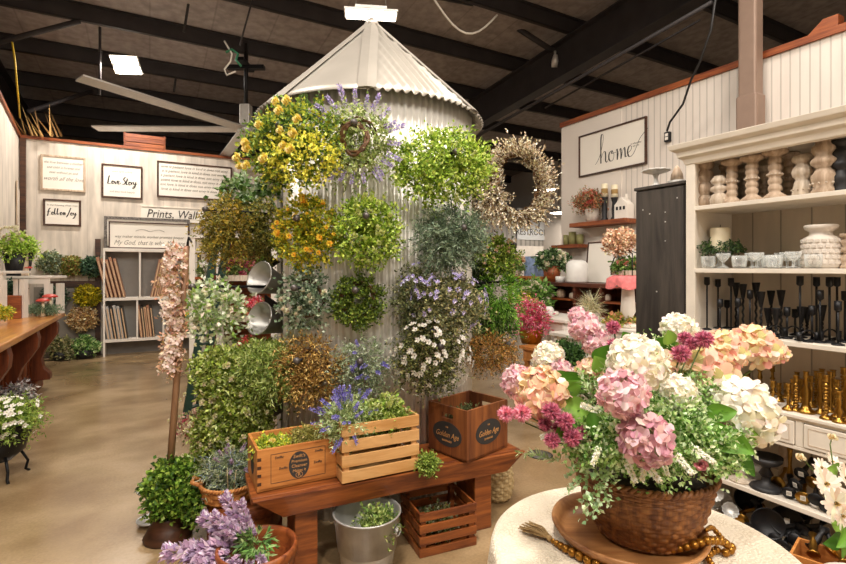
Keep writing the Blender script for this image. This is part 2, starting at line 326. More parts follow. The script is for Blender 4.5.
# ================================================================ lamps under the roof
LEDW = emit('led_panel', '#fff0dc', 9); HOUS = mat('lamp_housing', '#cfccc6', .4, .5)
def area(loc, w, h, power, rot, parent=None):
    l = bpy.data.lights.new('area_lamp', 'AREA'); l.shape = 'RECTANGLE'; l.size = w; l.size_y = h; l.energy = power; l.color = (1, .92, .83)
    o = bpy.data.objects.new('lamp_light', l); COL.objects.link(o); o.location = loc; o.rotation_euler = rot
    if parent: o.parent = parent
    return o
def highbay(loc, rz, label, w=.62, dd=.32, tilt=(0,0), power=170, hang=None):
    t = thing('high_bay_light', label, 'ceiling light', loc, group='high bay lights', rot=(tilt[0], tilt[1], rz))
    MB().box(-w/2, w/2, -dd/2, dd/2, .0, .03).box(-w*.3, w*.3, -.05, .05, .03, .09).build('housing', HOUS, t, bevel=.006)
    for s in (-1, 1): MB().box(-w/2+.02, w/2-.02, min(s*.02, s*(dd/2-.01)), max(s*.02, s*(dd/2-.01)), -.012, 0).build('diffuser', LEDW, t)
    if hang:
        for s in (-1, 1): MB().tube([(s*w*.3, 0, .03), (0, 0, hang)], .004, 5).build('hanger', GALV, t)
    area((0, 0, -.06), w, dd, power, (-tilt[0]*.8, 0, 0), t); return t
for px, py, Y, w, dd, rz, tl, lb in ((371, 15, 5.4, .58, .26, .12, (.12, 0), 'rectangular bright ceiling light right above the silo peak'), (126, 65, 8.2, .44, .32, .12, (-.75, 0), 'bright two-panel ceiling light hanging over the back left wall')):
    p = at(px, py, Y); vv = tov(p[0], p[1]); highbay(p, rz, lb, w, dd, tl, 14 if px > 300 else 130, RH(vv)-p[2]+.2)
FILL_LAMPS = [(0.3, 1.2, 105), (2.6, -.9, 60), (0.9, -2.6, 165), (-1.3, -.8, 110), (4.7, 1.9, 30), (-.9, 3.6, 70), (4.9, -2.2, 40), (2.5, 2.6, 50)]  # unseen lamps added overhead and behind the camera to brighten the silo front
for i, (u, v, pw_) in enumerate(FILL_LAMPS):
    highbay(uv(u, v, RH(v)-.55), A, 'added high bay fill light out of the picture, '+ORD[i]+' of those overhead', .6, .4, power=pw_)
w = bpy.data.worlds.new('world'); w.use_nodes = True; w.node_tree.nodes['Background'].inputs[0].default_value = (1, .85, .7, 1); w.node_tree.nodes['Background'].inputs[1].default_value = .12; sc.world = w
# pendant lights far behind
for px, py, Y, lb in ((545, 190, 13.5, 'far round pendant light seen right of the pussy willow wreath'), (559, 213, 15.5, 'far round pendant light low beside the end of the right wall')):
    p = at(px, py, Y); t = thing('pendant_light', lb, 'pendant light', p)
    MB().lathe([(.30, 0), (.24, .07), (.08, .14), (.03, .22)], 20).build('shade', HOUS, t); MB().solid([(.27, .0), (.2, -.02)], 20, smooth=False).build('diffuser', LEDW, t)
    MB().tube([(0, 0, .2), (0, 0, RH(tov(p[0], p[1]))-p[2]+.1)], .012, 6).build('hanger', BLACKM, t); area((0, 0, -.06), .4, .4, 16, (0, 0, 0), t)
# ================================================================ ceiling fan
hub = at(246, 131, 8.0); t = thing('ceiling_fan', 'very large white-bladed industrial ceiling fan above the back wall', 'ceiling fan', hub)
MB().solid([(.09, -.05), (.14, -.03), (.14, .05), (.07, .09)], 16).build('hub', GALV, t)
MB().box(-.08, .08, -.08, .08, .1, .42).build('motor', HOUS, t, bevel=.01)
MB().tube([(0, 0, .4), (0, 0, 1.42)], .035, 8).build('down_rod', BLACKM, t)
MB().box(-.3, .3, -.05, .05, 1.0, 1.06).box(-.05, .05, -.25, .25, 1.05, 1.1).build('bracket', BLACKM, t)
FB = mat('fan_blade', '#cfcac4', .35, .6, var=.05)
bm_ = MB().add([(.12, -.09, .0), (2.45, -.09, .02), (2.45, .09, .05), (.12, .09, .03), (.12, -.09, .02), (2.45, -.09, .04), (2.45, .09, .07), (.12, .09, .05)], [(3,2,1,0),(4,5,6,7),(0,1,5,4),(1,2,6,5),(2,3,7,6),(3,0,4,7)]).mesh('blade')
for k in range(5): place('blade', bm_, FB, t, rz=math.radians(60*k))
# ================================================================ odd things along the roof
def cable(name, pts, r, m, label, cat): return tag(MB().tube(pts, r, 6).build(name, m), label, cat)
YEL = mat('yellow_strap', '#c9a51c', .6); GRN = mat('green_plastic', '#2f7a56', .5); WCORD = mat('white_cord', '#d8d2c6', .6)
cable('strap', [at(12, 42, 7.0), at(15, 60, 7.0), at(17, 85, 7.05), at(20, 118, 7.6)], .012, YEL, 'yellow strap hanging from the roof at the left edge', 'strap')
t = thing('cord', 'tangled white cord with green clips hanging over the fan', 'cord', at(232, 60, 6.5))
MB().tube([(-.1, 0, .25), (0, 0, .08), (-.02, 0, -.02), (-.1, 0, -.12), (-.07, 0, -.2), (.05, 0, -.15)], .012, 6).build('wire', WCORD, t); MB().tube([(-.08, 0, .1), (0, 0, .14), (.08, 0, .08), (.05, 0, 0), (.12, 0, -.08)], .016, 6).build('clip', GRN, t)
c0 = at(432, -4, 6); c1 = at(497, 15, 6.6); cable('chain', [Vector(c0).lerp(Vector(c1), i/10)+Vector((0, 0, -.35*math.sin(PI*i/10))) for i in range(11)], .014, WCORD, 'white chain sagging between the roof beams', 'chain')
p = at(555, 61, 8.4); t = thing('spotlight', 'small white spotlight fixed under the big roof beam', 'spotlight', p)
MB().solid([(.05, -.1), (.06, 0), (.035, .1)], 12, M=Matrix.Rotation(.4, 4, 'X')).build('lamp_head', HOUS, t); MB().tube([(0, 0, .08), (0, 0, .17)], .02, 6).build('bracket', HOUS, t)
p = uv(-1.935+2.6, VB)
def wallpt(px, v=VB):
    k = (px-CX)/F; Y = v/(-SA*k+CA); return k*Y, Y
X, Y = wallpt(145, VB+.06); t = thing('wooden_crate', 'brown slatted crate sitting on top of the back wall', 'crate', (X, Y, WH+.05), RB)
for i in range(3): MB().box(-.33, .33, -.08, -.06, .01+.08*i, .075+.08*i).box(-.33, .33, .06, .08, .01+.08*i, .075+.08*i).build('slat', REDW, t)
for a_, b_ in ((-.34, -.31), (.31, .34)): MB().box(a_, b_, -.08, .08, 0, .25).build('end_panel', REDW, t)
# bundle of dry sticks on the corner of the walls
X, Y = wallpt(26, VB-.1); n = 26; P = np.tile([0, 0, 0], (n, 1)).astype(float); P[:, 0] = rng.uniform(-.35, .5, n); P[:, 1] = rng.uniform(-.02, .1, n)
o = put('dried_branches', [leafs('s', P, np.stack([rng.normal(-.35, .3, n), rng.normal(-.1, .3, n), np.ones(n)], 1), .45, .03, ['#7d5a34', '#a5814e'], t='needle')], None, DRY, loc=(X, Y+.08, WH+.05)); tag(o, 'dry twigs stuck up on the corner of the left walls', 'dried branches')
# ================================================================ right wall: pipe, outlet, hanging cable
X, Y = ray_u(750.5, UR-.16); PIPE = mat('pipe_paint', '#8f7869', .5, .2, var=.05)
t = thing('drain_pipe', 'beige square downpipe running up the right wall into the roof', 'pipe', (X, Y, 0), RR)
MB().box(-.105, .105, -.09, .09, 0, 3.35).build('lower_pipe', PIPE, t, bevel=.02); MB().box(-.09, .09, -.075, .075, 3.3, RH(tov(X, Y))+.2).build('upper_pipe', PIPE, t, bevel=.02)
X, Y = ray_u(668, UR-.02); zo = EYE-(137-HY)/F*Y
t = thing('outlet', 'black electrical outlet box high on the right wall', 'outlet', (X, Y, zo), RR); MB().box(-.035, .035, -.03, .02, -.06, .06).build('box', BLACKM, t, bevel=.004); MB().box(-.02, .02, -.034, -.03, -.04, -.005).box(-.02, .02, -.034, -.03, .005, .04).build('socket', WHITE, t)
pts = [at(716, -6, 4.9), at(711, 30, 4.95), at(700, 62, 5.1), at(691, 80, 5.3), at(683, 104, 5.5), at(670, 122, 5.65), at(667, 131, 5.75)]
cable('power_cord', pts, .012, CORD, 'black power cord dropping from the roof to the wall outlet', 'cord')
# ================================================================ the tin silo
SX, SY, SR = -.389, 3.74, .75
silo = thing('metal_silo', 'corrugated white tin silo with conical roof in the middle of the shop', 'silo', (SX, SY, 0))
def corr_wall(a0, a1, z0, z1, amp=.0075, pitch=.046):   # a measured from straight towards the camera, positive to the right
    n = int(abs(a1-a0)*SR/pitch*8); vs = []; fs = []
    for i in range(n+1):
        a = a0+(a1-a0)*i/n
        for (rr) in (0, -.004):
            r_ = SR+rr+amp*math.sin(a*SR/pitch*2*PI); x, y = r_*math.sin(a), -r_*math.cos(a); vs += [(x, y, z0), (x, y, z1)]
    for i in range(n):
        o = i*4; p = o+4; fs += [(o, p, p+1, o+1), (o+2, o+3, p+3, p+2), (o+1, p+1, p+3, o+3), (o, o+2, p+2, p)]
    return vs, fs
r_ = math.radians; mb = MB(); DO0, DO1, DH = r_(-100), r_(-41), 2.1
for a0, a1, z0, z1 in ((DO1, r_(260), 0, 2.66), (DO0, DO1, DH, 2.66)): mb.add(*corr_wall(a0, a1, z0, z1), smooth=True)
mb.build('wall_sheet', SILO, silo)
mb = MB()
for a in (DO0, DO1): mb.bar((SR*math.sin(a), -SR*math.cos(a), 0), (SR*math.sin(a), -SR*math.cos(a), DH), .03, .03)
mb.build('door_frame', SILO, silo)
inner = []; n = 24
for i in range(n+1):
    a = DO0-.06+(DO1-DO0+.12)*i/n; rr = SR-.16; inner += [(rr*math.sin(a), -rr*math.cos(a), 0), (rr*math.sin(a), -rr*math.cos(a), DH+.1)]
MB().add(inner, [(2*i, 2*i+2, 2*i+3, 2*i+1) for i in range(n)], True).build('inner_panel', GALVD, silo)
# roof in gores: parallel corrugation on each, smooth caps over the seams
RE, ZE, ZA = .835, 2.61, 3.42; GA = [r_(x) for x in (-98, -38, 4, 62, 122, 182, 222)]
def cone(r, a, off=0): 
    sl = math.atan2(ZA-ZE, RE); return ((r+off*math.sin(sl))*math.sin(a), -(r+off*math.sin(sl))*math.cos(a), ZA-(ZA-ZE)*r/RE+off*math.cos(sl))
for g in range(6):
    a0, a1 = GA[g], GA[g+1]; ac = (a0+a1)/2; na, nr = 240, 14; vs = []; fs = []; smooth_panel = (g == 1)
    for i in range(na+1):
        a = a0+(a1-a0)*i/na
        for j in range(nr+1):
            r = .015+(RE-.015)*j/nr; s_ = r*math.sin(a-ac); off = 0 if smooth_panel else .011*math.sin(2*PI*s_/.056)
            vs.append(cone(r, a, off))
    for i in range(na):
        for j in range(nr): q = i*(nr+1)+j; fs.append((q, q+1, q+nr+2, q+nr+1))
    o = MB().add(vs, fs, True).build('roof_panel', ROOFM, silo); sd = o.modifiers.new('t', 'SOLIDIFY'); sd.thickness = .004
for a in GA[:6]:
    vs = []; w = .055
    for j in range(12):
        r = .02+(RE+.005-.02)*j/11
        for t_ in (-w, 0, w):
            aa = a+math.atan2(t_*min(1, r/.12), max(r, .02)); vs.append(cone(r, aa, .012+(.004 if t_ == 0 else -.002)))
    fs = [(j*3+k, j*3+k+1, j*3+k+4, j*3+k+3) for j in range(11) for k in (0, 1)]
    o = MB().add(vs, fs).build('seam_cap', ROOFM, silo); sd = o.modifiers.new('t', 'SOLIDIFY'); sd.thickness = .003
MB().solid([(.07, ZA-.05), (.045, ZA), (.01, ZA+.03)], 14).build('peak_cap', ROOFM, silo)
def silo_at(px, off=.1):
    k = (px-CX)/F; R = SR+off; a_ = k*k+1; b_ = -2*(k*SX+SY); c_ = SX*SX+SY*SY-R*R; D = b_*b_-4*a_*c_
    Y = (-b_-math.sqrt(D))/(2*a_) if D > 0 else -b_/(2*a_); return k*Y, Y
def rod(X, Y, z, L=.22, over=.13):      # peg running straight out from the silo wall to the wreath it carries
    d = Vector((X-SX, Y-SY, 0)); ln = d.length; d.normalize(); a = d*(SR-.01)+Vector((0, 0, z)); e = d*(ln+over)+Vector((0, 0, z+.01))
    o = MB().tube([a, e], .009, 8).build('hanging_peg', BLACKM, silo); MB().ball(e, .021, 10).build('peg_knob', mat_knob, o)
    return e
mat_knob = mat('knob_grey', '#5b5654', .4, .5)
# ---------------------------------------------------------------- blossoms shared as mesh data
def rose_mesh(pal, n=26):
    P = []; D = []; N = []
    for i in range(n):
        f = i/n; th = i*2.4; el = .15+1.25*(1-f); r = .35*f+.05
        c = np.array([math.cos(th), math.sin(th), 0]); P.append(c*r*.5+[0, 0, -.35*f]); D.append(c*math.cos(el)*.9+np.array([0, 0, math.sin(el)*.9+.1])); N.append(-c)
    q = leafs('r', P, D, .85, .8, pal, .06, 'petal', N); return fmesh('rose', [q])
def daisy_mesh(pal, n=9, w=.42, centre='#4a4326'):
    th = np.arange(n)*2*PI/n; D = np.stack([np.cos(th), np.sin(th), .25+0*th], 1)
    q = leafs('d', D*.12, D, .9, w, pal, .05, 'petal', np.tile([0, 0, 1.], (n, 1))); c = leafs('c', np.zeros((14, 3)), rdir(14)+[0, 0, 1.2], .22, .16, [centre], .15); return fmesh('daisy', [q, c])
def tuft_mesh(pal, n=120, L=1.0, W=.3, t='needle', z=.0):
    D = rdir(n)+[0, 0, z]; return fmesh('tuft', [leafs('t', D*.25, D, L*.75, W, pal, .12, t)])
def hydrangea_mesh(pal, n=62, squash=.85, fl=.34):
    out = []; k = np.arange(n)+.5; ph = np.arccos(1-1.75*k/n); th = PI*(1+5**.5)*k; C = np.stack([np.cos(th)*np.sin(ph), np.sin(th)*np.sin(ph), np.cos(ph)*squash], 1)*rng.uniform(.86, 1.08, (n, 1)); Nn = nrm(C+.25*rdir(n))
    h = rdir(n); a = nrm(np.cross(Nn, h)); b_ = np.cross(Nn, a)
    for q in range(4):
        d = [a, b_, -a, -b_][q]+.22*Nn; out.append(leafs('h', C*.95, d, fl, fl*.95, pal, .05, 'petal', Nn))
    m2 = 60; out.append(leafs('s', rdir(m2)*.5, rdir(m2), .45, .12, ['#8a9a4a', '#a9a878'], .1)); return fmesh('hydrangea', out)
def spike_mesh(pal, n=90, L=1.0, r=.09, stemc='#5a6b34'):    # along +z: stem below, florets above
    z = rng.uniform(.3, 1, n)**.9; th = rng.uniform(0, 2*PI, n); w = r*(1.15-z)*1.1+.01; P = np.stack([np.cos(th)*w*.5, np.sin(th)*w*.5, z*L], 1); D = np.stack([np.cos(th), np.sin(th), .7+0*th], 1)
    s1 = leafs('l', P, D, r*.95, r*.6, pal, .12); zz = np.linspace(0, .95, 10); s2 = leafs('st', np.stack([0*zz, 0*zz, zz*L], 1), np.tile([0, 0, 1.], (10, 1)), .14*L, .02, [stemc], .05); return fmesh('spike', [s1, s2])
YROSE = rose_mesh(['#f8e488', '#f0d566', '#fbeeb4']); CROSE = rose_mesh(['#e9e2cd', '#ddd6b8', '#f2ecd8']); ORAN = tuft_mesh(['#eab23c', '#f4cb52', '#dd9a2a'], 70, 1, .4, 'leaf'); YBUD = rose_mesh(['#cdd18d', '#b9c46b', '#e0dfae'], 18)
LAV = spike_mesh(['#9b8bb8', '#b3a5c9', '#7f6ea3', '#c9bfd6']); LAVB = spike_mesh(['#6f66b0', '#8d86c9', '#5a519c', '#a09ad2']); LAVP = spike_mesh(['#a78fa8', '#bfaabf', '#8d748f', '#d2c2cf'], 260, 1, .11)
DAISY = daisy_mesh(['#ece8da', '#dcd7c4', '#f6f3ea'], 5, .75); MUM = rose_mesh(['#efe9d6', '#e2dab9', '#d9d7a0'], 34); GLOBE = tuft_mesh(['#b0607a', '#c2748a', '#984a62', '#cf8da0'], 420, 1.15, .3, 'leaf'); GLOBEP = tuft_mesh(['#d48c9c', '#e0a4b2', '#c07488'], 420, 1.15, .3, 'leaf')
SMALLP = rose_mesh(['#c9526b', '#dc7f8f', '#b03a50'], 16)
def scatter(root, name, me, n, pf, s0, s1, m=PETAL, aim=None, label=None):
    for i in range(n):
        p, d = pf(i); d = Vector(d).normalized(); q = d.to_track_quat('Z', 'Y').to_euler(); s = random.uniform(s0, s1)
        o = bpy.data.objects.new(name, me); COL.objects.link(o)
        if not me.materials: me.materials.append(m)
        o.location = p; o.rotation_euler = q; o.scale = (s, s, s); o.parent = root
        if label: o['label'] = label
def ring_pt(R, r, sx=1, sz=1, front=.8):
    def f(i):
        t = random.uniform(0, 2*PI); c, s_ = math.cos(t), math.sin(t); o = Vector((c*random.uniform(-.6, 1), -front, s_*random.uniform(-.6, 1))).normalized()
        return Vector((R*c*sx, 0, R*s_*sz))+o*r, o
    return f
def blob_pt(c, r, up=.2, front=.9):
    def f(i):
        d = Vector((random.gauss(0, 1), random.gauss(0, .7)-front, random.gauss(0, 1)+up)).normalized(); return Vector([c[j]+d[j]*r[j] for j in range(3)]), d
    return f
def sil(px, py, off): X, Y = silo_at(px, off); return X, Y, EYE-(py-HY)/F*Y
def facing(X, Y, k=.55):      # turn a wreath part way from the silo's own direction towards the aisle
    return math.atan2((X-SX)*k, -((Y-SY)*k)+.45)
def ringwreath(nm, label, px, py, off, R, r, ntw, tl, per, ll, lw, pal, sx=1, sz=1, t='leaf', m=LEAF, group=None, peg=True, vine=True, droop=.1, spread=.6, pos=None, rz=None):
    p = pos if pos else sil(px, py, off); root = thing(nm, label, 'wreath', p, facing(p[0], p[1]) if rz is None else rz, group)
    B, D = ring_base(ntw, R, r, sx, sz); D[:, 1] = np.where(D[:, 1] > .2, -D[:, 1]*.3, D[:, 1]); P, Q = twigs(B, D, tl, per, spread, droop); P[:, 1] = np.minimum(P[:, 1], off*.9 if pos is None else 9)
    put('foliage', [leafs('f', P, Q, ll, lw, pal, .14, t)], root, m)
    if vine:
        mb = MB()
        for j in range(5):
            ph = random.uniform(0, 6); mb.tube([((R+.012*math.sin(3*a+ph))*math.cos(a)*sx, .014*math.cos(4*a+ph), (R+.012*math.cos(2*a+ph))*math.sin(a)*sz) for a in [2*PI*i/28 for i in range(29)]], .006, 5)
        mb.build('vine_ring', VINE, root)
    if peg: rod(p[0], p[1], p[2]+R*sz*.55)
    return root
G1 = ['#5d6f25', '#7b8c33', '#8f9c3c', '#495a20', '#a3a84a']; G2 = ['#2f4424', '#3f5730', '#57703c', '#24351d']; GL = ['#8ea53a', '#a8bb4f', '#6f8a2c', '#bccb6c', '#54701f']; SAGE = ['#8f9c83', '#a9b39a', '#6f7f66', '#55664e']; GOLDN = ['#8f7034', '#a88648', '#725428', '#c0a264', '#5a4220']
ROW = 'wreaths pegged on the silo'
w1 = ringwreath('rose_wreath', 'yellow rose wreath with little yellow berries at the silo\'s upper left', 293, 145, .24, .13, .085, 430, .12, 9, .026, .017, ['#4f6a2c', '#6f8a35', '#93a042', '#3d5526', '#a8a83a'], 1.25, .95, group=ROW, vine=False)
scatter(w1, 'rose', YROSE, 15, lambda i: (Vector((random.uniform(-.25, .16), -.16-random.uniform(0, .03), random.uniform(-.16, .2))), Vector((random.uniform(-.4, .3), -1, random.uniform(-.1, .5)))), .026, .036)
P, Q = twigs(*blob_base(190, (.09, -.07, -.09), (.28, .2, .17)), .06, 4, .7); put('yellow_berries', [leafs('y', P, Q, .02, .018, ['#cfc84a', '#e0dc62', '#a9a436'], .1)], w1, LEAF)
w2 = ringwreath('lavender_wreath', 'round twig wreath of green sprigs with pale lavender spikes at the top of the silo', 357, 143, .12, .105, .05, 230, .13, 9, .026, .013, ['#84944f', '#a0ac68', '#67783c', '#b7bf92'], 1.15, 1.25, group=ROW)
for j in range(24):
    t_ = j*2*PI/24+random.uniform(-.1, .1); c, s_ = math.cos(t_), math.sin(t_); d_ = Vector((c, -.55, s_-.25*abs(c))).normalized()
    o = place('lavender_spike', LAV, PETAL, w2, (c*.13, -.05, s_*.14), rot=d_.to_track_quat('Z', 'Y').to_euler(), sc=random.uniform(.13, .19))
MB().tube([((.07+.012*math.sin(a*1.7))*math.cos(a*.5), -.1+.02*math.sin(a), (.085+.012*math.cos(a*1.3))*math.sin(a*.5)+.0) for a in [i*.5 for i in range(90)]], .008, 5).build('vine_coil', VINE, w2)
w3 = ringwreath('green_wreath', 'lime green leafy wreath with small cream buds at the silo\'s upper right', 443, 166, .2, .12, .1, 620, .12, 9, .024, .016, GL, 1.5, .75, group=ROW, vine=False)
scatter(w3, 'bud', YBUD, 26, ring_pt(.17, .12, 1.2, .8), .012, .02)
pk = sil(470, 170, .4)
def pussy(label, p, R, r, n, rz, sx=1, sz=1):
    root = thing('pussy_willow_wreath', label, 'wreath', p, rz, ROW); B, D = ring_base(n, R, r, sx, sz); rad = nrm(B*[1, 0, 1]); dt = np.sum(D*rad, 1, keepdims=True); D = nrm(np.where(dt < 0, D-1.2*dt*rad+.15*rad, D+.25*rad)); P, Q = twigs(B, D, .115, 7, .25, .1, .35)
    put('catkins', [leafs('f', P, Q, .020, .012, ['#e2d8c3', '#cfc3aa', '#b3a488', '#efe8d8', '#8d7b5f'], .08), leafs('g', P+rng.normal(0, .004, P.shape), Q, .018, .011, ['#d9cdb4', '#6a5438', '#a89878'], .1)], root, DRY)
    put('twigs', [leafs('t', B, D, .11, .006, ['#4a3521', '#6b4d2f'], .1, 'needle')], root, DRY)
    MB().tube([(R*sx*math.cos(a), 0, R*sz*math.sin(a)) for a in [2*PI*i/28 for i in range(29)]], .012, 6).build('vine_ring', VINE, root); return root
p = at(517, 184, 3.5); pussy('large cream pussy willow wreath with an open centre, right of the silo', p, .172, .055, 560, .05, .92, 1.22); rod(p[0], p[1], p[2]+.17)
p = at(478, 190, 3.78); pussy('pussy willow wreath half hidden behind the lime green wreath', p, .14, .07, 420, .5, .9, 1.15); rod(p[0], p[1], p[2]+.14)
w5 = ringwreath('heather_wreath', 'shaggy olive and ochre heather wreath, left of the pair under the yellow roses', 228, 228, .3, .12, .08, 420, .1, 9, .026, .010, ['#6f6c2e', '#857c36', '#9c8f44', '#4a4a20', '#a88d30'], .9, 1.0, group=ROW, peg=False, droop=.5, vine=False, pos=at(227, 228, 3.25), rz=-.5)
w5b = ringwreath('heather_wreath', 'shaggy olive heather wreath squeezed between its ochre twin and the silo', 262, 228, .3, .11, .08, 400, .1, 9, .026, .010, ['#5f6430', '#74763a', '#8c8a4a', '#40441f', '#978a3c'], .8, 1.0, group=ROW, peg=False, droop=.5, vine=False, pos=at(262, 228, 3.38), rz=-.4)
rod(*at(262, 228, 3.38)[:2], at(262, 215, 3.38)[2]); rod(*at(227, 228, 3.25)[:2], at(227, 212, 3.25)[2])
w6 = ringwreath('yellow_wreath', 'dark green wreath dotted with yellow and orange button flowers on the silo', 309, 232, .12, .11, .075, 430, .09, 9, .022, .014, ['#7f8f2a', '#9fa93a', '#5f6e22', '#c0b43a', '#d2ba35'], group=ROW, vine=False)
scatter(w6, 'button_flower', ORAN, 22, ring_pt(.11, .12), .012, .022)
w7 = ringwreath('bud_wreath', 'pale green wreath with white rosebuds beside the yellow button wreath', 367, 230, .12, .1, .07, 430, .095, 9, .023, .015, GL, .95, 1.1, group=ROW, vine=False)
scatter(w7, 'bud', YBUD, 22, ring_pt(.105, .105, .95, 1.1), .014, .026)
w8 = ringwreath('rosemary_wreath', 'bushy grey green rosemary wreath on the right side of the silo', 450, 238, .2, .085, .09, 620, .12, 14, .028, .007, ['#5c6c58', '#7a8b72', '#8f9f85', '#46543f'], 1.15, .95, 'needle', group=ROW, vine=False)
w9 = ringwreath('eucalyptus_wreath', 'eucalyptus wreath with round cream blossoms left of the round boxwood ring', 307, 298, .12, .1, .05, 170, .1, 6, .026, .017, ['#7c8d74', '#9aa88f', '#5e7058', '#44563d'], group=ROW)
scatter(w9, 'cream_blossom', CROSE, 10, ring_pt(.085, .07), .018, .026)
w10 = ringwreath('boxwood_wreath', 'round dark boxwood wreath beside the cream blossom wreath', 358, 300, .09, .098, .05, 320, .055, 9, .019, .012, ['#4b5f22', '#657a2d', '#33461a', '#7f8f3a'], group=ROW)
w13 = ringwreath('lavender_swag', 'grey green swag with thin lavender sprigs above the slatted crate', 362, 366, .12, .075, .06, 260, .13, 9, .022, .008, ['#7f8d6c', '#98a486', '#64724e', '#a9b09a'], .9, 1.0, group=ROW, vine=False, droop=.3)
scatter(w13, 'lavender_spike', LAVB, 14, ring_pt(.08, .06), .08, .12)
w12 = ringwreath('golden_wreath', 'bushy rust gold dried wreath low on the silo above the labelled box', 309, 368, .14, .1, .08, 420, .1, 10, .024, .007, GOLDN, 1.15, 1.0, m=DRY, group=ROW, droop=.2)
def bush(nm, label, p, R, n, tl, per, ll, lw, pal, t='leaf', m=LEAF, droop=.25, spread=.6, cat='greenery', group=None, rz=0, lo=.3, ymax=None):
    root = thing(nm, label, cat, p, rz, group); P, Q = twigs(*blob_base(n, (0, 0, 0), R, lo), tl, per, spread, droop)
    if ymax is not None: P[:, 1] = np.minimum(P[:, 1], ymax*rng.uniform(.7, 1, len(P)))
    put('foliage', [leafs('f', P, Q, ll, lw, pal, .14, t)], root, m); return root
# right side cluster of the silo
w11 = bush('lavender_daisy_wreath', 'airy wreath of pale purple asters above the white daisies on the silo', sil(449, 304, .22), (.24, .13, .19), 520, .1, 8, .02, .012, ['#6c7150', '#8b8c63', '#525539', '#a29a6a'], cat='wreath', group=ROW, rz=.25, ymax=.14)
scatter(w11, 'aster', daisy_mesh(['#a79bd0', '#c1b8dd', '#8c80bd', '#d9d3e6'], 7, .5), 60, blob_pt((0, 0, 0), (.24, .16, .2)), .013, .020)
rod(*sil(449, 300, .2)[:2], sil(449, 280, .2)[2])
w14 = bush('asters_bunch', 'dark green bunch with faint purple asters against the silo left of the daisies', sil(418, 296, .12), (.12, .1, .2), 260, .1, 8, .02, .012, ['#4f5636', '#6a7148', '#3d4329', '#80815a'], cat='wreath', group=ROW, rz=.1, ymax=.08)
scatter(w14, 'aster', daisy_mesh(['#b0a4d2', '#c9c2de', '#8f83be'], 7, .5), 22, blob_pt((0, 0, 0), (.12, .12, .2)), .015, .022)
w15 = bush('daisy_wreath', 'big hanging bunch of small white daisies with dark centres', sil(430, 356, .2), (.22, .14, .19), 420, .1, 8, .02, .011, ['#4d5430', '#69703f', '#343a20', '#858150'], cat='wreath', group=ROW, rz=.15, ymax=.14)
scatter(w15, 'daisy', DAISY, 98, blob_pt((0, -.01, 0), (.26, .17, .23), 0, .9), .015, .021); rod(*sil(430, 356, .2)[:2], sil(430, 345, .2)[2])
w16 = bush('golden_swag', 'brown gold dried swag sticking out right of the white daisies', at(490, 352, 3.5), (.2, .13, .11), 420, .1, 10, .017, .006, ['#8a6128', '#a97c3c', '#6b4519', '#c49a5a', '#4f5527'], m=DRY, cat='wreath', group=ROW)
w17 = bush('fern_bunch', 'bright green drooping fern bunch right of the silo', at(499, 290, 3.75), (.08, .09, .19), 110, .14, 12, .04, .008, ['#5c8a2a', '#78a63c', '#44701f', '#93b95a'], droop=.8, spread=.35, cat='greenery')
w18 = bush('mixed_wreath', 'green and peach blossom wreath hanging under the pussy willow', at(497, 254, 3.7), (.13, .1, .12), 280, .09, 8, .024, .014, ['#7f9a35', '#5f7a26', '#a8b45a', '#3e5520'], cat='wreath')
scatter(w18, 'blossom', rose_mesh(['#e8dcc6', '#e7c7a3', '#d9c9b6'], 14), 26, blob_pt((0, 0, 0), (.15, .12, .14)), .012, .02)
w19 = bush('greenery_bunch', 'dark trailing greenery behind the golden swag, right of the silo', at(492, 318, 3.85), (.16, .1, .12), 200, .12, 9, .04, .014, ['#3e5a26', '#577535', '#2c4219', '#6f8c47'], cat='greenery')
w20 = bush('greenery_bunch', 'dark leafy bunch behind the asters at the silo\'s right edge', at(470, 284, 3.9), (.13, .1, .2), 220, .12, 9, .03, .014, ['#2f4221', '#46602f', '#24321a'], cat='greenery')
for (X, Y, Z) in (at(499, 283, 3.75), at(490, 345, 3.5), at(497, 246, 3.7), at(492, 310, 3.85), at(470, 265, 3.9)): rod(X, Y, Z)
# left side: the tall cascade of green and the pale spray on its long rod
w21 = thing('cascading_greenery', 'tall mass of yellow green hops spilling down left of the silo door', 'greenery', at(238, 400, 3.05))
Ps = []; Qs = []
for (px, py, Y, rx, rz_, n) in ((222, 372, 3.0, .14, .14, 420), (262, 362, 3.15, .16, .12, 360), (240, 395, 3.0, .2, .17, 520), (222, 425, 3.0, .14, .15, 380), (248, 432, 3.05, .13, .14, 260), (208, 462, 3.0, .09, .1, 150)):
    c = Vector(at(px, py, Y))-Vector(at(238, 400, 3.05)); P, Q = twigs(*blob_base(n, c, (rx, .13, rz_)), .09, 8, .6, .3); Ps.append(P); Qs.append(Q)
put('foliage', [leafs('f', np.concatenate(Ps), np.concatenate(Qs), .028, .016, ['#6f8030', '#8d9c45', '#a9b460', '#55671f', '#b9bf85'])], w21, LEAF)
scatter(w21, 'hop_flower', MUM, 46, lambda i: (Vector((random.gauss(-.03, .11), -.16-random.uniform(0, .04), random.gauss(-.05, .17))), Vector((random.gauss(0, .4), -1, random.gauss(.2, .4)))), .012, .024)
w22 = bush('green_swag', 'darker needle-leaved green swag draped over the hops beside the golden wreath', at(268, 366, 2.93), (.17, .1, .12), 260, .13, 12, .034, .007, ['#6d7f38', '#8b9a4e', '#4f6128', '#a3ae6c'], droop=.5, cat='greenery')
e_ = rod(*at(215, 288, 3.05)[:2], at(215, 288, 3.05)[2])
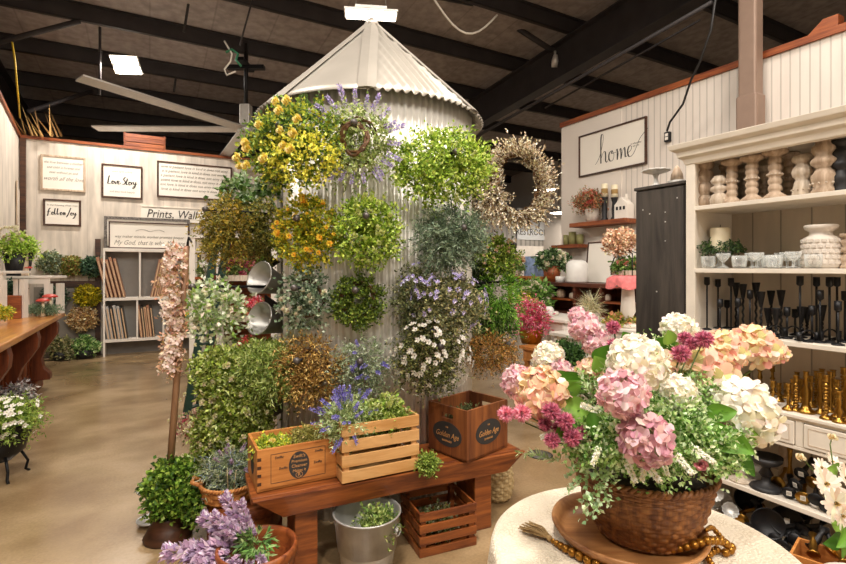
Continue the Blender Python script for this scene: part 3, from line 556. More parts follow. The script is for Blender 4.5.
w23 = bush('eucalyptus_spray', 'pale sage eucalyptus and white spray on the end of the long black peg', at(215, 303, 3.05), (.16, .08, .13), 120, .13, 6, .036, .024, ['#a9b594', '#c3c9ae', '#83946c', '#d8d6c2', '#7f9c4a'], droop=.5, cat='greenery')
scatter(w23, 'white_blossom', CROSE, 9, blob_pt((0, 0, 0), (.16, .1, .12)), .018, .028)
w24 = bush('eucalyptus_sprig', 'sprig of round eucalyptus leaves above the shaggy heather wreaths', at(247, 192, 3.5), (.15, .08, .06), 50, .12, 6, .045, .036, ['#5f7a3c', '#84996b', '#a9b79b', '#44602c'], droop=.1, cat='greenery'); rod(*at(247, 192, 3.5)[:2], at(247, 190, 3.5)[2])
# galvanised pails fixed sideways inside the door
def pail(label, p, r0, r1, L, tilt, rz, m=GALV, nm='metal_bucket'):
    root = thing(nm, label, 'bucket', p, group='pails mounted in the silo door', rot=(tilt, 0, rz)); MB().lathe([(.0001, 0), (r0, 0), (r1, L), (r1+.006, L+.003), (r1-.004, L), (r0-.004, .006), (.0001, .006)], 28).build('pail_body', m, root)
    MB().tube([(r1*math.cos(a), r1*math.sin(a), L) for a in [2*PI*i/32 for i in range(33)]], .005, 6).build('rim', m, root); return root
pail('tilted metal pail facing the aisle in the silo door, topmost of the pails', at(281, 286, 3.30), .055, .105, .19, 1.25, -.55)
pail('tilted metal pail in the silo door under the topmost pail', at(281, 325, 3.30), .055, .105, .19, 1.25, -.55)
pail('big dark open pail low in the silo door behind the labelled box', at(279, 398, 3.36), .1, .16, .16, 1.45, -.6, GALVD)
for j, (px, py) in enumerate(((272, 262), (272, 305))):
    p = at(px, py, 3.44); MB().prism([(-.06, -.07), (.07, .0), (-.06, .07)], -.008, .008).build('bracket', BLACKM, silo, (p[0]-SX, p[1]-SY, p[2]), -.4)
# ================================================================ hanging garland, its pole in the ivy pot
pp = onz(168, 537, 0)
t = thing('flower_pot', 'dark brown flared pot at the foot of the wooden pole', 'pot', pp); MB().lathe([(.0001, 0), (.125, 0), (.13, .015), (.1, .07), (.075, .11), (.085, .13), (.08, .13), (.07, .11), (.0001, .09)], 24).build('pot_body', DARKW, t)
MB().solid([(.072, .09), (.05, .115)], 16).build('soil', SOIL, t)
iv = thing('ivy_plant', 'dense green ivy growing out of the flared brown pot', 'plant', (pp[0]+.03, pp[1], .13)); P, Q = twigs(*blob_base(330, (0, 0, .16), (.17, .15, .17)), .07, 9, .6, .2); P2, Q2 = twigs(*blob_base(60, (.22, -.02, .1), (.12, .08, .08)), .1, 8, .6, .5); put('foliage', [leafs('f', np.concatenate([P, P2]), np.concatenate([Q, Q2]), .028, .024, ['#3f5c1c', '#567526', '#2c4514', '#7c9a3a', '#90a84a'])], iv, LEAF)
MB().tube([(-.03, 0, -.02), (-.03, 0, .1)], .012).build('stem', STEM, iv)
tp = Vector(at(187, 246, pp[1]+.06)); t = tag(MB().tube([(pp[0]-.01, pp[1], .12), tuple((Vector((pp[0]-.01, pp[1], .12))+tp)/2), tuple(tp)], [.021, .019, .016], 10).build('wooden_pole', wood('pole_wood', '#6a4a33', '#96704f', 2, .6, 10)), 'tall brown wooden pole rising out of the ivy to the flower garland', 'pole')
g = thing('flower_garland', 'blush pink blossom garland hanging down the wooden pole', 'garland', tuple(tp)); n = 260; z = rng.uniform(-.72, .0, n); P = np.stack([rng.normal(-.04, .02, n)+z*.02, rng.normal(-.05, .03, n), z], 1); P, Q = twigs(P, rdir(n)+[0, -.5, 0], .045, 6, .7, .4)
put('leaves', [leafs('f', P, Q, .028, .015, ['#b98c77', '#d9b39d', '#8d7a4f', '#a98a66', '#e3c7b4'])], g, LEAF); PINKB = daisy_mesh(['#e6c6b6', '#d9ae9b', '#efdccd', '#e9dccb'], 6, .6, '#7a3434')
scatter(g, 'blossom', PINKB, 74, lambda i: (Vector((random.gauss(-.04, .026), -.08-random.uniform(0, .05), -.74*random.random())), Vector((random.gauss(0, .6), -1, random.gauss(0, .6)))), .018, .03)
MB().tube([(0, 0, .0), (.02, -.02, .05), (.05, -.05, .02)], .006, 6).build('hook', BLACKM, g)
p = onz(150, 524, 0); t = thing('tiered_tray', 'galvanised two-tier tray half hidden behind the ivy', 'tray', p)
for z in (.02, .2): MB().solid([(.07, z), (.075, z+.012), (.07, z+.008)], 20).build('tray', GALV, t)
MB().tube([(0, 0, 0), (0, 0, .26)], .006, 6).build('rod', GALV, t)
# ================================================================ bench with crates
BD = Vector((1.36, .577, 0)).normalized(); BR = math.atan2(BD.y, BD.x)+.03; BO = onz(262, 497, .45)
bench = thing('wooden_bench', 'long reddish brown wooden bench in front of the silo', 'bench', (BO[0], BO[1], 0), BR)
MB().box(-.05, 1.5, -.0, .33, .42, .45).build('seat', BROWNW, bench, bevel=.004)
ap = MB(); L = 1.5
ap.add([(-.045, -.03, .445), (L+.02, -.03, .445), (L-.1, -.01, .335), (.1, -.01, .335), (-.045, -.002, .445), (L+.02, -.002, .445), (L-.1, .018, .335), (.1, .018, .335)], [(0,3,2,1),(4,5,6,7),(0,1,5,4),(1,2,6,5),(2,3,7,6),(3,0,4,7)]).build('front_apron', BROWNW, bench, bevel=.003)
ap = MB(); ap.add([(-.045, .27, .445), (L+.02, .27, .445), (L-.1, .27, .335), (.1, .27, .335), (-.045, .3, .445), (L+.02, .3, .445), (L-.1, .3, .335), (.1, .3, .335)], [(0,3,2,1),(4,5,6,7),(0,1,5,4),(1,2,6,5),(2,3,7,6),(3,0,4,7)]).build('rear_apron', BROWNW, bench)
for x in (.16, 1.2): MB().box(x, x+.115, .03, .26, 0, .42).build('leg', BROWNW, bench, bevel=.004)
def frame_at(a, b, w, dd):     # origin at the front left bottom corner
    a = Vector(a); b = Vector(b); return a, math.atan2(b.y-a.y, b.x-a.x)
a, rz = frame_at(onz(257, 493, .455), onz(339, 481.6, .455), .4, .28)
t = thing('wooden_box', 'orange brown dovetailed wooden box with a black oval stamp on the bench\'s left end', 'box', a, rz+.16); W, Dp, H = .405, .29, .205
MB().box(0, W, 0, Dp, .001, .012).build('bottom_panel', PINE, t); MB().box(0, W, 0, .014, .001, H).build('front_panel', PINE, t, bevel=.002); MB().box(0, W, Dp-.014, Dp, .001, H).build('back_panel', PINE, t, bevel=.002)
for x in (0, W-.014): MB().box(x, x+.014, .014, Dp-.014, .001, H-.001).build('side_panel', PINE, t, bevel=.002)
def oval(rx, rz_, y, d=.0015, n=36, x=0, z=0):
    return MB().prism([(x+rx*math.cos(2*PI*i/n), z+rz_*math.sin(2*PI*i/n)) for i in range(n)], y, y+d)
def outline(x0, x1, z0, z1, y, w=.002, d=.0012):
    m_ = MB()
    for (a_, b_, c_, d_) in ((x0, x1, z0, z0+w), (x0, x1, z1-w, z1), (x0, x0+w, z0, z1), (x1-w, x1, z0, z1)): m_.box(a_, b_, y, y+d, c_, d_)
    return m_
TAN = mat('stamp_tan', '#c08b52', .7)
st = oval(.052, .068, -.0012, x=.205, z=.1).build('oval_stamp', INK, t)
for i, (s_, sz) in enumerate((("Swift's", .024), ('Premium', .022), ('Cleanser', .022), ('Makes it', .02))): text('stamp_text', s_, sz, TAN, st, (.205, -.0016, .145-.024*i), .1)
text('stamp_text', 'R', .026, TAN, st, (.205, -.0016, .052)); MB().tube([(.205+.017*math.cos(a_), -.002, .051+.014*math.sin(a_)) for a_ in [2*PI*i/20 for i in range(21)]], .0012, 4).build('stamp_ring', TAN, st)
outline(.065, .34, .03, .175, -.0014).build('printed_border', INK, t)
for x, z in ((.105, .155), (.125, .098), (.305, .155), (.3, .098)): text('printed_text', "Swifts", .018, INK, t, (x, -.0012, z), .2)
MB().box(-.0012, 0, .08, .2, .09, .11).build('end_stamp', INK, t)if False else None
e_ = MB().prism([(.045*math.cos(2*PI*i/24), .1+.055*math.sin(2*PI*i/24)) for i in range(24)], 0, .001, Matrix.Translation((-.001, .135, 0)) @ Matrix.Rotation(PI/2, 4, 'Z')).build('end_stamp', INK, t)
for z in (.03, .07, .11, .15): MB().box(.001, .02, -.0008, .0, z, z+.016).build('box_joint', DARKW, t)
bx = a; rot_ = rz+.16
def inbox(lx, ly, lz, o=a, r=rot_): return (o[0]+lx*math.cos(r)-ly*math.sin(r), o[1]+lx*math.sin(r)+ly*math.cos(r), o[2]+lz)
bush('moss_filling', 'olive heather sprigs filling the right of the stamped box', inbox(.27, .15, .155), (.11, .09, .05), 330, .07, 9, .02, .006, ['#7d7a36', '#9a9550', '#5f5f28', '#b0a768'], cat='greenery', rz=rot_, lo=0, droop=.1)
y_ = bush('yellow_sprigs', 'yellow green sprigs with small yellow flowers in the left of the stamped box', inbox(.1, .13, .155), (.08, .09, .05), 230, .06, 8, .02, .012, ['#8ca03a', '#aebb4e', '#6f852c', '#c9c43c'], cat='greenery', rz=rot_, lo=0, droop=.1)
scatter(y_, 'yellow_flower', YROSE, 12, blob_pt((0, 0, 0), (.08, .08, .06), 1.2), .01, .016, label='small yellow flower')
def crate(label, a, rz, W, Dp, H, n, hs, m, grp=None, nm='slatted_crate', th=.012):
    t = thing(nm, label, 'crate', a, rz, grp); g = (H-n*hs)/max(1, n-1)
    for i in range(n):
        z = i*(hs+g)+.001
        for (x0, x1, y0, y1) in ((0, W, 0, th), (0, W, Dp-th, Dp), (0, th, th, Dp-th), (W-th, W, th, Dp-th)): MB().box(x0, x1, y0, y1, z, z+hs-.001).build('slat', m, t, bevel=.002)
    for x in (th, W-th-.03):
        for y in (th, Dp-th-.03): MB().box(x, x+.03, y, y+.03, .002, H-.01).build('corner_post', m, t)
    for k in range(4): MB().box(th, W-th, th+k*(Dp-2*th)/4+.004, th+(k+1)*(Dp-2*th)/4-.004, .001, .009).build('base_slat', m, t)
    return t
a, rz = frame_at(onz(342, 484.5, .455), onz(422, 472, .455), .43, .26)
crate('pale slatted wooden crate full of greenery in the middle of the bench', a, rz+.1, .435, .26, .295, 4, .06, SLATW); r2 = rz+.1
hb = bush('hops_plant', 'yellow green hop buds and leaves heaped in the pale slatted crate', inbox(.27, .13, .26, a, r2), (.15, .11, .11), 330, .07, 8, .026, .017, ['#7f9440', '#9cae55', '#5f7530', '#bcc680'], cat='plant', lo=0, droop=.1, rz=r2)
scatter(hb, 'hop_bud', YBUD, 34, blob_pt((0, 0, 0), (.15, .11, .14), .8), .013, .02)
lp = bush('lavender_plant', 'bushy lavender plant with violet spikes at the left corner of the pale slatted crate', inbox(.06, .1, .28, a, r2), (.11, .1, .12), 260, .09, 9, .026, .008, ['#8a9c62', '#a5b480', '#6c7f48', '#bcc69a'], cat='plant', lo=0, droop=.1)
scatter(lp, 'lavender_spike', LAVB, 30, blob_pt((0, 0, 0), (.09, .07, .09), .8), .08, .13)
MB().box(.02, .4, .02, .24, .012, .05).build('x', SOIL, None) if False else None
a, rz = frame_at(onz(467, 463, .455), onz(508.4, 446, .455), .38, .32)
t = thing('wooden_box', 'old brown box with a black oval label on each side at the bench\'s right end', 'box', a, rz); W, Dp, H = .375, .31, .29
MB().box(0, W, 0, Dp, .001, .012).build('bottom_panel', CRATEW, t); MB().box(.014, W-.014, 0, .014, .001, H).build('side_panel', CRATEW, t, bevel=.002); MB().box(.014, W-.014, Dp-.014, Dp, .001, H).build('side_panel', CRATEW, t, bevel=.002)
def endp(x):        # end board with a hand hole cut in it
    m_ = MB(); m_.box(x, x+.014, 0, Dp, .001, .215); m_.box(x, x+.014, 0, Dp, .245, H-.001); m_.box(x, x+.014, 0, .11, .215, .245); m_.box(x, x+.014, .2, Dp, .215, .245); return m_
for x in (0, W-.014): endp(x).build('end_panel', CRATEW, t)
def label_on(M, tt):
    s_ = MB().prism([(.115*math.cos(2*PI*i/40), .072*math.sin(2*PI*i/40)) for i in range(40)], -.0015, 0).build('oval_label', INK, tt); s_.matrix_local = M
    text('label_text', 'Golden Age', .046, TAN, s_, (0, -.002, -.004), .35, .82); text('label_text', 'THE', .012, TAN, s_, (0, -.002, .04)); text('label_text', 'BEVERAGES', .015, TAN, s_, (0, -.002, -.04)); MB().prism([(.104*math.cos(2*PI*i/40), .062*math.sin(2*PI*i/40)) for i in range(40)], -.0004, 0).build('label_ring', INK, s_)
label_on(Matrix.Translation((.19, 0, .135)), t); label_on(Matrix.Translation((0, .155, .125)) @ Matrix.Rotation(-PI/2, 4, 'Z'), t)
bush('greenery', 'dusty green sprigs lying inside the old labelled box', inbox(.19, .17, .19, a, rz), (.13, .1, .05), 160, .05, 8, .018, .009, ['#59603a', '#737a50', '#3f4428'], cat='greenery', lo=0, droop=.1)
bush('small_plant', 'little green plant squeezed on the bench between the pale crate and the old box', onz(428, 463, .49), (.05, .04, .03), 130, .05, 7, .018, .01, ['#7f9440', '#9cae55', '#55692a'], cat='plant', lo=0, droop=.1)
a, rz = frame_at(onz(419.7, 559, 0), onz(476.5, 545, 0), .34, .3)
crate('brown slatted crate on the floor under the bench', a, rz, .345, .30, .235, 4, .044, BROWNW); cx_ = inbox(.17, .15, .1, a, rz)
bush('dried_greenery', 'dried grey green sprigs inside the brown crate under the bench', cx_, (.12, .1, .08), 220, .06, 7, .02, .011, ['#5c6334', '#7d8450', '#8b8d74', '#3c4224'], cat='greenery', lo=0)
# metal bucket
bp_ = onz(366, 515, .30); t = thing('metal_bucket', 'large galvanised bucket on the floor under the bench', 'bucket', (bp_[0], bp_[1]+.05, 0)); MB().lathe([(.0001, .01), (.125, .01), (.125, 0), (.129, .0), (.145, .12), (.148, .13), (.151, .12), (.17, .29), (.176, .293), (.176, .3), (.168, .3), (.165, .29), (.124, .015), (.0001, .015)], 40).build('body', GALV, t)
for s in (-1, 1):
    an = 1.15 if s > 0 else PI+1.15; cx0 = .17*math.cos(an-1.5); cy0 = .17*math.sin(an-1.5); M_ = Vector((cx0, cy0, .235)); nn = Vector((cx0, cy0, 0)).normalized(); tt = Vector((-nn.y, nn.x, 0))
    MB().tube([M_+nn*.006+tt*.028*math.cos(a_)+Vector((0, 0, .02*math.sin(a_)-.012)) for a_ in [2*PI*i/18 for i in range(19)]], .0035, 6).build('ring_handle', GALV, t); MB().box(-.03, .03, -.004, .004, -.012, .012).build('handle_bracket', GALV, t, M_+nn*.0, math.atan2(tt.y, tt.x))
bb = bush('trailing_plant', 'light green trailing plant in the galvanised bucket', (bp_[0]+.06, bp_[1]+.03, .25), (.08, .07, .04), 170, .08, 8, .022, .012, ['#6f8a40', '#8fa055', '#4f6530', '#a5b070'], cat='plant', lo=0)

# seagrass pot behind the bench
def woven(nm, prof, rows, stakes, amp, mt, parent, seg=6, c=(0, 0, 0)):
    n = stakes*seg; m_ = MB(); vs = []; fs = []; nr = rows*5; L_ = len(prof)-1
    for j in range(nr+1):
        f = j/nr*L_; i0 = min(int(f), L_-1); u_ = f-i0; r = prof[i0][0]*(1-u_)+prof[i0+1][0]*u_; z = prof[i0][1]*(1-u_)+prof[i0+1][1]*u_; row = int(j/5.0001); q = (j % 5)/5
        for i in range(n):
            th = 2*PI*i/n; w_ = math.sin(stakes*th/1.0*.5*2/2+PI*row)*amp; rr = r+w_+amp*.9*math.sin(PI*q); vs.append((c[0]+rr*math.cos(th), c[1]+rr*math.sin(th), c[2]+z))
    for j in range(nr):
        for i in range(n): k = (i+1) % n; fs.append((j*n+i, j*n+k, (j+1)*n+k, (j+1)*n+i))
    m_.add(vs, fs, True); return m_.build(nm, mt, parent)
def braid(nm, r, z, w, mt, parent, n=40, c=(0, 0, 0)):
    m_ = MB()
    for ph in (0, PI): m_.tube([(c[0]+(r+w*.5*math.cos(n*a_+ph))*math.cos(a_), c[1]+(r+w*.5*math.cos(n*a_+ph))*math.sin(a_), c[2]+z+w*.5*math.sin(n*a_+ph)) for a_ in [2*PI*i/(n*7) for i in range(n*7+1)]], w*.55, 5)
    return m_.build(nm, mt, parent)
q = onz(498, 500, 0); t = thing('woven_basket', 'round pale seagrass basket on the floor behind the bench\'s right end', 'basket', (q[0], q[1]+.02, 0)); woven('basket_body', [(.06, .0), (.09, .03), (.105, .1), (.1, .18), (.085, .24)], 13, 20, .004, SEAG, t); MB().solid([(.06, .002), (.08, .2)], 16).build('lining', SOIL, t)
# round boxes, wicker basket, tub with lavender
q = (-1.03, 2.86, 0); t = thing('round_wooden_box', 'low round bentwood box under the wicker basket, left of the bench', 'box', q); MB().solid([(.2, 0), (.2, .235), (.194, .24)], 40).build('body', BROWNW, t)
for z in (.03, .17): MB().lathe([(.2, z), (.206, z+.002), (.206, z+.05), (.2, z+.052)], 40).build('band', REDW, t)
q2 = (-1.10, 2.80, .241); t = thing('wicker_basket', 'orange brown wicker basket of herbs on the round box', 'basket', q2); woven('basket_body', [(.1, 0), (.135, .02), (.15, .1)], 7, 24, .004, WICKL, t); braid('rim', .15, .1, .012, WICKL, t, 26); MB().solid([(.1, .004), (.135, .07)], 20).build('moss', SOIL, t)
mb = MB().tube([(-.15, 0, .1), (-.19, -.03, .13), (-.18, -.07, .12), (-.13, -.08, .11)], .012, 7); mb.build('handle', WICKL, t)
hb = bush('herb_plant', 'dusty grey green lavender plants standing in the wicker basket', (q2[0]-.01, q2[1], q2[2]+.15), (.13, .1, .1), 260, .1, 12, .03, .005, ['#7d8a66', '#97a280', '#5f6d48', '#b4bb9e', '#6f7b8c'], 'needle', cat='plant', lo=0, droop=.1)
scatter(hb, 'lavender_spike', LAVP, 9, blob_pt((.03, 0, .03), (.06, .06, .05), 1.2), .07, .1)
for s in (-1, 0, 1): MB().tube([(.05+.015*s, -.08, -.08), (.05+.025*s, -.07, .04)], .004, 5).build('stem', mat('pale_stem', '#c7b58c', .7), hb) if s else None
tq = (-.76, 2.26, 0); t = thing('wooden_tub', 'round woven wood tub in the lower left front of the bench', 'tub', tq); MB().lathe([(.0001, .0), (.15, 0), (.165, .1), (.17, .265), (.174, .268), (.174, .285), (.166, .285), (.16, .26), (.145, .02), (.0001, .02)], 44).build('body', REDW, t)
MB().lathe([(.172, .235), (.179, .237), (.179, .283), (.172, .285)], 44).build('band', BROWNW, t); MB().lathe([(.165, .1), (.173, .102), (.176, .14), (.168, .142)], 44).build('band', BROWNW, t)
lv = thing('lavender_bunch', 'bunch of pale mauve astilbe sprays spilling left over the round tub', 'flowers', (tq[0]-.06, tq[1]-.02, .28))
tips = [(-.06,.2,.02),(-.16,.12,.0),(-.24,.04,-.05),(-.26,-.02,-.12),(-.22,-.05,-.17),(-.1,-.1,-.12),(-.12,.02,.12),(-.2,.1,.07),(-.05,-.12,-.04),(.06,-.13,-.06),(.14,-.1,-.03),(.02,-.15,-.15),(-.15,-.12,-.2),(-.02,.05,.16),(-.1,.08,.17),(-.3,.0,-.02),(.1,-.14,-.14),(-.19,-.08,-.05)]
for i, tp_ in enumerate(tips):
    d_ = Vector(tp_)-Vector((.05, 0, 0)); o = place('astilbe_spray', LAVP, PETAL, lv, (.05, 0, 0), rot=d_.to_track_quat('Z', 'Y').to_euler(), sc=(d_.length*1.15,)*3)
P, Q = twigs(*blob_base(26, (.05, .03, .01), (.05, .05, .02)), .06, 9, .4, .0); put('foliage', [leafs('f', P, Q, .04, .011, ['#5f8442', '#7a9c58', '#45643a', '#93ad70'])], lv, LEAF)
# little red berry sprig between hops and ladder
q = at(190, 424, 3.05); b_ = bush('berry_sprig', 'sprig of pink and red berries poking out left of the hops', q, (.06, .05, .09), 40, .06, 6, .022, .013, ['#b08a78', '#8f9a6a', '#c7a896'], cat='berries'); scatter(b_, 'berry', SMALLP, 22, blob_pt((-.02, 0, -.03), (.07, .04, .06)), .009, .014)
# drain
q = onz(540, 455, 0); t = thing('floor_drain', 'round dark metal drain cover in the concrete floor', 'drain', q); MB().solid([(.095, .001), (.09, .006)], 28).build('cover', GALVD, t); MB().lathe([(.095, .001), (.105, .003), (.095, .007)], 28).build('ring', DARKC, t)
# ================================================================ lace covered round table, tray, beads, basket of flowers
LACE, nt, b = newmat('lace'); tc = nt.nodes.new('ShaderNodeTexCoord'); vo = nt.nodes.new('ShaderNodeTexVoronoi'); vo.inputs['Scale'].default_value = 75; vo.feature = 'DISTANCE_TO_EDGE'; nt.links.new(tc.outputs['Object'], vo.inputs['Vector'])
no = nt.nodes.new('ShaderNodeTexNoise'); no.inputs['Scale'].default_value = 16; nt.links.new(tc.outputs['Object'], no.inputs['Vector']); ml = nt.nodes.new('ShaderNodeMath'); ml.operation = 'MULTIPLY_ADD'; ml.inputs[1].default_value = 5; nt.links.new(vo.outputs['Distance'], ml.inputs[0]); nt.links.new(no.outputs['Fac'], ml.inputs[2])
r = nt.nodes.new('ShaderNodeValToRGB'); nt.links.new(ml.outputs[0], r.inputs[0]); r.color_ramp.elements[0].position = .45; r.color_ramp.elements[1].position = .75; r.color_ramp.elements[0].color = (*lin('#c9b99f'), 1); r.color_ramp.elements[1].color = (*lin('#dfd2bd'), 1); nt.links.new(r.outputs[0], b.inputs['Base Color']); b.inputs['Roughness'].default_value = .9
bp = nt.nodes.new('ShaderNodeBump'); bp.inputs['Strength'].default_value = .6; bp.inputs['Distance'].default_value = .003; nt.links.new(ml.outputs[0], bp.inputs['Height']); nt.links.new(bp.outputs[0], b.inputs['Normal'])
TX, TY = .62, 1.40
t = thing('round_table', 'round table under a cream lace cloth in the right foreground', 'table', (TX, TY, 0)); MB().solid([(.41, .71), (.41, .742)], 48).build('tabletop', PINE, t); MB().solid([(.2, 0), (.19, .03), (.05, .06), (.04, .4), (.06, .7), (.1, .71)], 24).build('pedestal', PINE, t)
fold = lambda th, z, j: (.018*math.sin(11*th)+.012*math.sin(17*th+1))*min(1, max(0, (.74-z)/.35))
prof = [(.0001, .75)]+[(.05*i, .75) for i in range(1, 9)]+[(.412, .749), (.42, .742), (.424, .73)]+[(.424+.05*((.73-z)/.7), z) for z in [.7-.035*i for i in range(19)]]
o = MB().lathe(prof, 132, fn=fold).build('tablecloth', LACE, None, (TX, TY, 0)); tag(o, 'cream lace cloth hanging over the round foreground table', 'tablecloth')
QX, QY = .60, 1.45
t = thing('wooden_tray', 'round raised-edge wooden tray under the flower basket', 'tray', (QX, QY, .751)); MB().lathe([(.0001, 0), (.16, 0), (.185, .006), (.205, .03), (.215, .046), (.213, .051), (.205, .05), (.19, .028), (.175, .016), (.0001, .014)], 60).build('tray_body', TRAYW, t)
BX, BY, BZ = .655, 1.47, .766
t = thing('wicker_basket', 'dark brown woven basket full of flowers on the wooden tray', 'basket', (BX, BY, BZ)); woven('basket_body', [(.122, .002), (.132, .01), (.165, .08), (.186, .15), (.192, .19)], 19, 40, .0028, WICK, t, 5); braid('rim', .192, .193, .011, WICK, t, 34); MB().solid([(.11, .003), (.15, .1), (.165, .17)], 24).build('moss', SOIL, t)
# ---- the bouquet
bq = thing('flower_arrangement', 'big bouquet of hydrangeas and thistles in the dark woven basket', 'flowers', (BX, BY, BZ+.19)); B0 = Vector((BX, BY, BZ+.19))
HW = hydrangea_mesh(['#ece6da', '#f4f0e8', '#ddd5c3', '#f1e7d2'], 78); HP = hydrangea_mesh(['#e0b5bb', '#ecccce', '#d4a0aa', '#f0dedb'], 60, fl=.4); HM = hydrangea_mesh(['#cfa0aa', '#dcb6ba', '#c18c9a', '#e4cac8'], 60, fl=.4); HC = hydrangea_mesh(['#ecd2b2', '#e8bfa8', '#f2e2c8', '#dbb98a', '#e6b3a8'], 60, fl=.42); HG = hydrangea_mesh(['#e8c0a8', '#ecd4b2', '#cfc88e', '#dfa89a', '#f0dfc4'], 46, fl=.45)
PALE = 'blush pink hydrangea head'
heads = [(637,363,27,1.28,HW,'large white hydrangea head'),(745,412,31,1.34,HW,'large white hydrangea head at the right'),(679,329,16,1.52,HW,'white hydrangea head at the back'),(548,357,15,1.55,HW,'small white hydrangea head at the left'),(540,393,24,1.36,HC,'peach cream hydrangea head'),(517,381,15,1.42,HP,PALE),(584,327,14,1.5,HP,PALE),(597,343,13,1.47,HP,PALE),(590,372,13,1.45,HG,'peach pink hydrangea head'),(577,315,8,1.52,HP,PALE),(622,393,22,1.2,HP,PALE),(646,440,24,1.17,HM,'mauve hydrangea head'),(703,372,27,1.47,HG,'peach hydrangea head'),(725,350,19,1.5,HG,'peach hydrangea head'),(755,346,20,1.5,HG,'peach and green hydrangea head'),(777,352,10,1.5,HG,'peach hydrangea head'),(679,392,17,1.34,HW,'white hydrangea head'),(716,391,15,1.42,HW,'white hydrangea head'),(690,350,14,1.52,HC,'cream hydrangea head'),(560,372,12,1.5,HP,PALE),(665,362,12,1.42,HC,'cream hydrangea head')]
stm = MB()
for px, py, r, Y, me, lb in heads:
    c = Vector(at(px, py, Y)); d_ = (c-B0+Vector((0, -.12, .02))).normalized(); o = place('hydrangea_bloom', me, PETAL, bq, c-B0, rot=d_.to_track_quat('Z', 'Y').to_euler(), sc=r/F*Y*.98); o['label'] = lb
    stm.tube([(random.uniform(-.05, .05), random.uniform(-.05, .05), -.03), (c-B0)*.5+Vector((0, 0, .03)), c-B0], .0035, 5)
for px, py, r, Y in ((613,327,7,1.42),(614,345,7,1.4),(681,353,9,1.38),(704,339,9,1.38),(692,343,7,1.4),(685,338,7,1.42),(551,411,9,1.28),(565,421,9,1.26),(572,437,9,1.25),(552,440,8,1.27),(582,432,7,1.28),(560,428,8,1.3),(522,413,9,1.3),(506,414,8,1.32),(545,424,7,1.31)):
    c = Vector(at(px, py, Y)); o = place('thistle_globe', GLOBE if px > 525 else GLOBEP, PETAL, bq, c-B0, sc=r/F*Y*.95); stm.tube([(-.03, 0, -.02), (c-B0)*.55+Vector((0, 0, -.01)), c-B0], .0022, 5)
for px, py, Y in ((723,417,1.3),(700,455,1.22)): o = place('rosebud', rose_mesh(['#c4828a', '#a85f6c', '#d9a0a4'], 16), PETAL, bq, Vector(at(px, py+8, Y))-B0, rot=(PI/2, 0, 0), sc=.02)
BLF = ['#55862c', '#6da038', '#42701f', '#8ab44c']
def bigleaf(px, py, Y, L_, ang, w=.62, pal=None):
    th = math.radians(ang); n = 12; vs = []; fs = []; base = Vector(at(px, py, Y))-B0; dx = Vector((math.cos(th), -.35, math.sin(th))).normalized(); sd = dx.cross(Vector((0, -1, .25))).normalized(); nn = sd.cross(dx)
    for i in range(n+1):
        f = i/n; ww = L_*w*.5*(math.sin(PI*min(1, f**.75))**.8)+.0004; droop = -.25*L_*f*f
        for s in (-1, -.5, 0, .5, 1): vs.append(base+dx*(L_*f)+sd*(ww*s)+nn*(.16*L_*abs(s)*math.sin(PI*f)+.02*L_*math.sin(9*f)*abs(s))+Vector((0, 0, droop)))
    for i in range(n):
        for k in range(4): q = i*5+k; fs.append((q, q+1, q+6, q+5))
    me = MB().add(vs, fs, True).mesh('leaf'); c_ = lin(random.choice(BLF)); a_ = me.color_attributes.new('Col', 'FLOAT_COLOR', 'POINT'); cc = []
    for i in range(n+1):
        for s in range(5): v_ = 1.25 if s == 2 else (1.0 if s % 2 else .85); cc += [c_[0]*v_, c_[1]*v_, c_[2]*v_, 1]
    a_.data.foreach_set('color', cc); place('leaf', me, LEAF, bq)
for args in ((596,362,1.42,.085,70),(600,372,1.4,.08,110),(548,385,1.4,.11,25),(562,402,1.36,.1,-20),(560,395,1.38,.09,55),(590,412,1.28,.07,-75),(655,352,1.5,.09,60),(660,350,1.5,.08,20),(668,345,1.45,.07,100),(700,432,1.28,.11,-5),(715,434,1.27,.09,-12),(725,430,1.3,.08,8),(722,442,1.3,.07,-20),(706,415,1.3,.08,30),(720,440,1.33,.1,-40),(575,385,1.45,.08,120),(605,415,1.3,.08,-120),(650,405,1.33,.07,-60),(676,420,1.3,.08,-40),(690,368,1.5,.07,80),(530,390,1.5,.07,140),(627,345,1.5,.07,110),(575,418,1.3,.08,-150)): bigleaf(*args)
Ps = []; Qs = []
for px, py, Y, rx, rz_, n in ((670,425,1.3,.1,.07,300),(705,440,1.3,.08,.07,230),(625,436,1.27,.1,.05,260),(595,442,1.3,.08,.05,200),(690,400,1.4,.1,.08,260),(640,400,1.45,.12,.1,260),(590,400,1.42,.09,.08,200),(715,448,1.32,.06,.04,110),(650,456,1.3,.12,.03,180),(660,350,1.52,.06,.04,70)):
    c = Vector(at(px, py, Y))-B0; P, Q = twigs(*blob_base(int(n*.8), c, (rx, .07, rz_)), .05, 6, .6, .15); Ps.append(P); Qs.append(Q)
put('foliage', [leafs('f', np.concatenate(Ps), np.concatenate(Qs), .0135, .010, ['#86a45c', '#a3bc7d', '#688a42', '#b9cc98', '#4f7230', '#c6d2ae'])], bq, LEAF)
P, Q = twigs(*blob_base(26, Vector(at(592, 478, 1.27))-B0, (.03, .03, .05)), .05, 7, .5, .8); put('trailing_sprig', [leafs('f', P, Q, .014, .011, ['#9db88a', '#b8cca6', '#7d9c68'])], bq, LEAF)
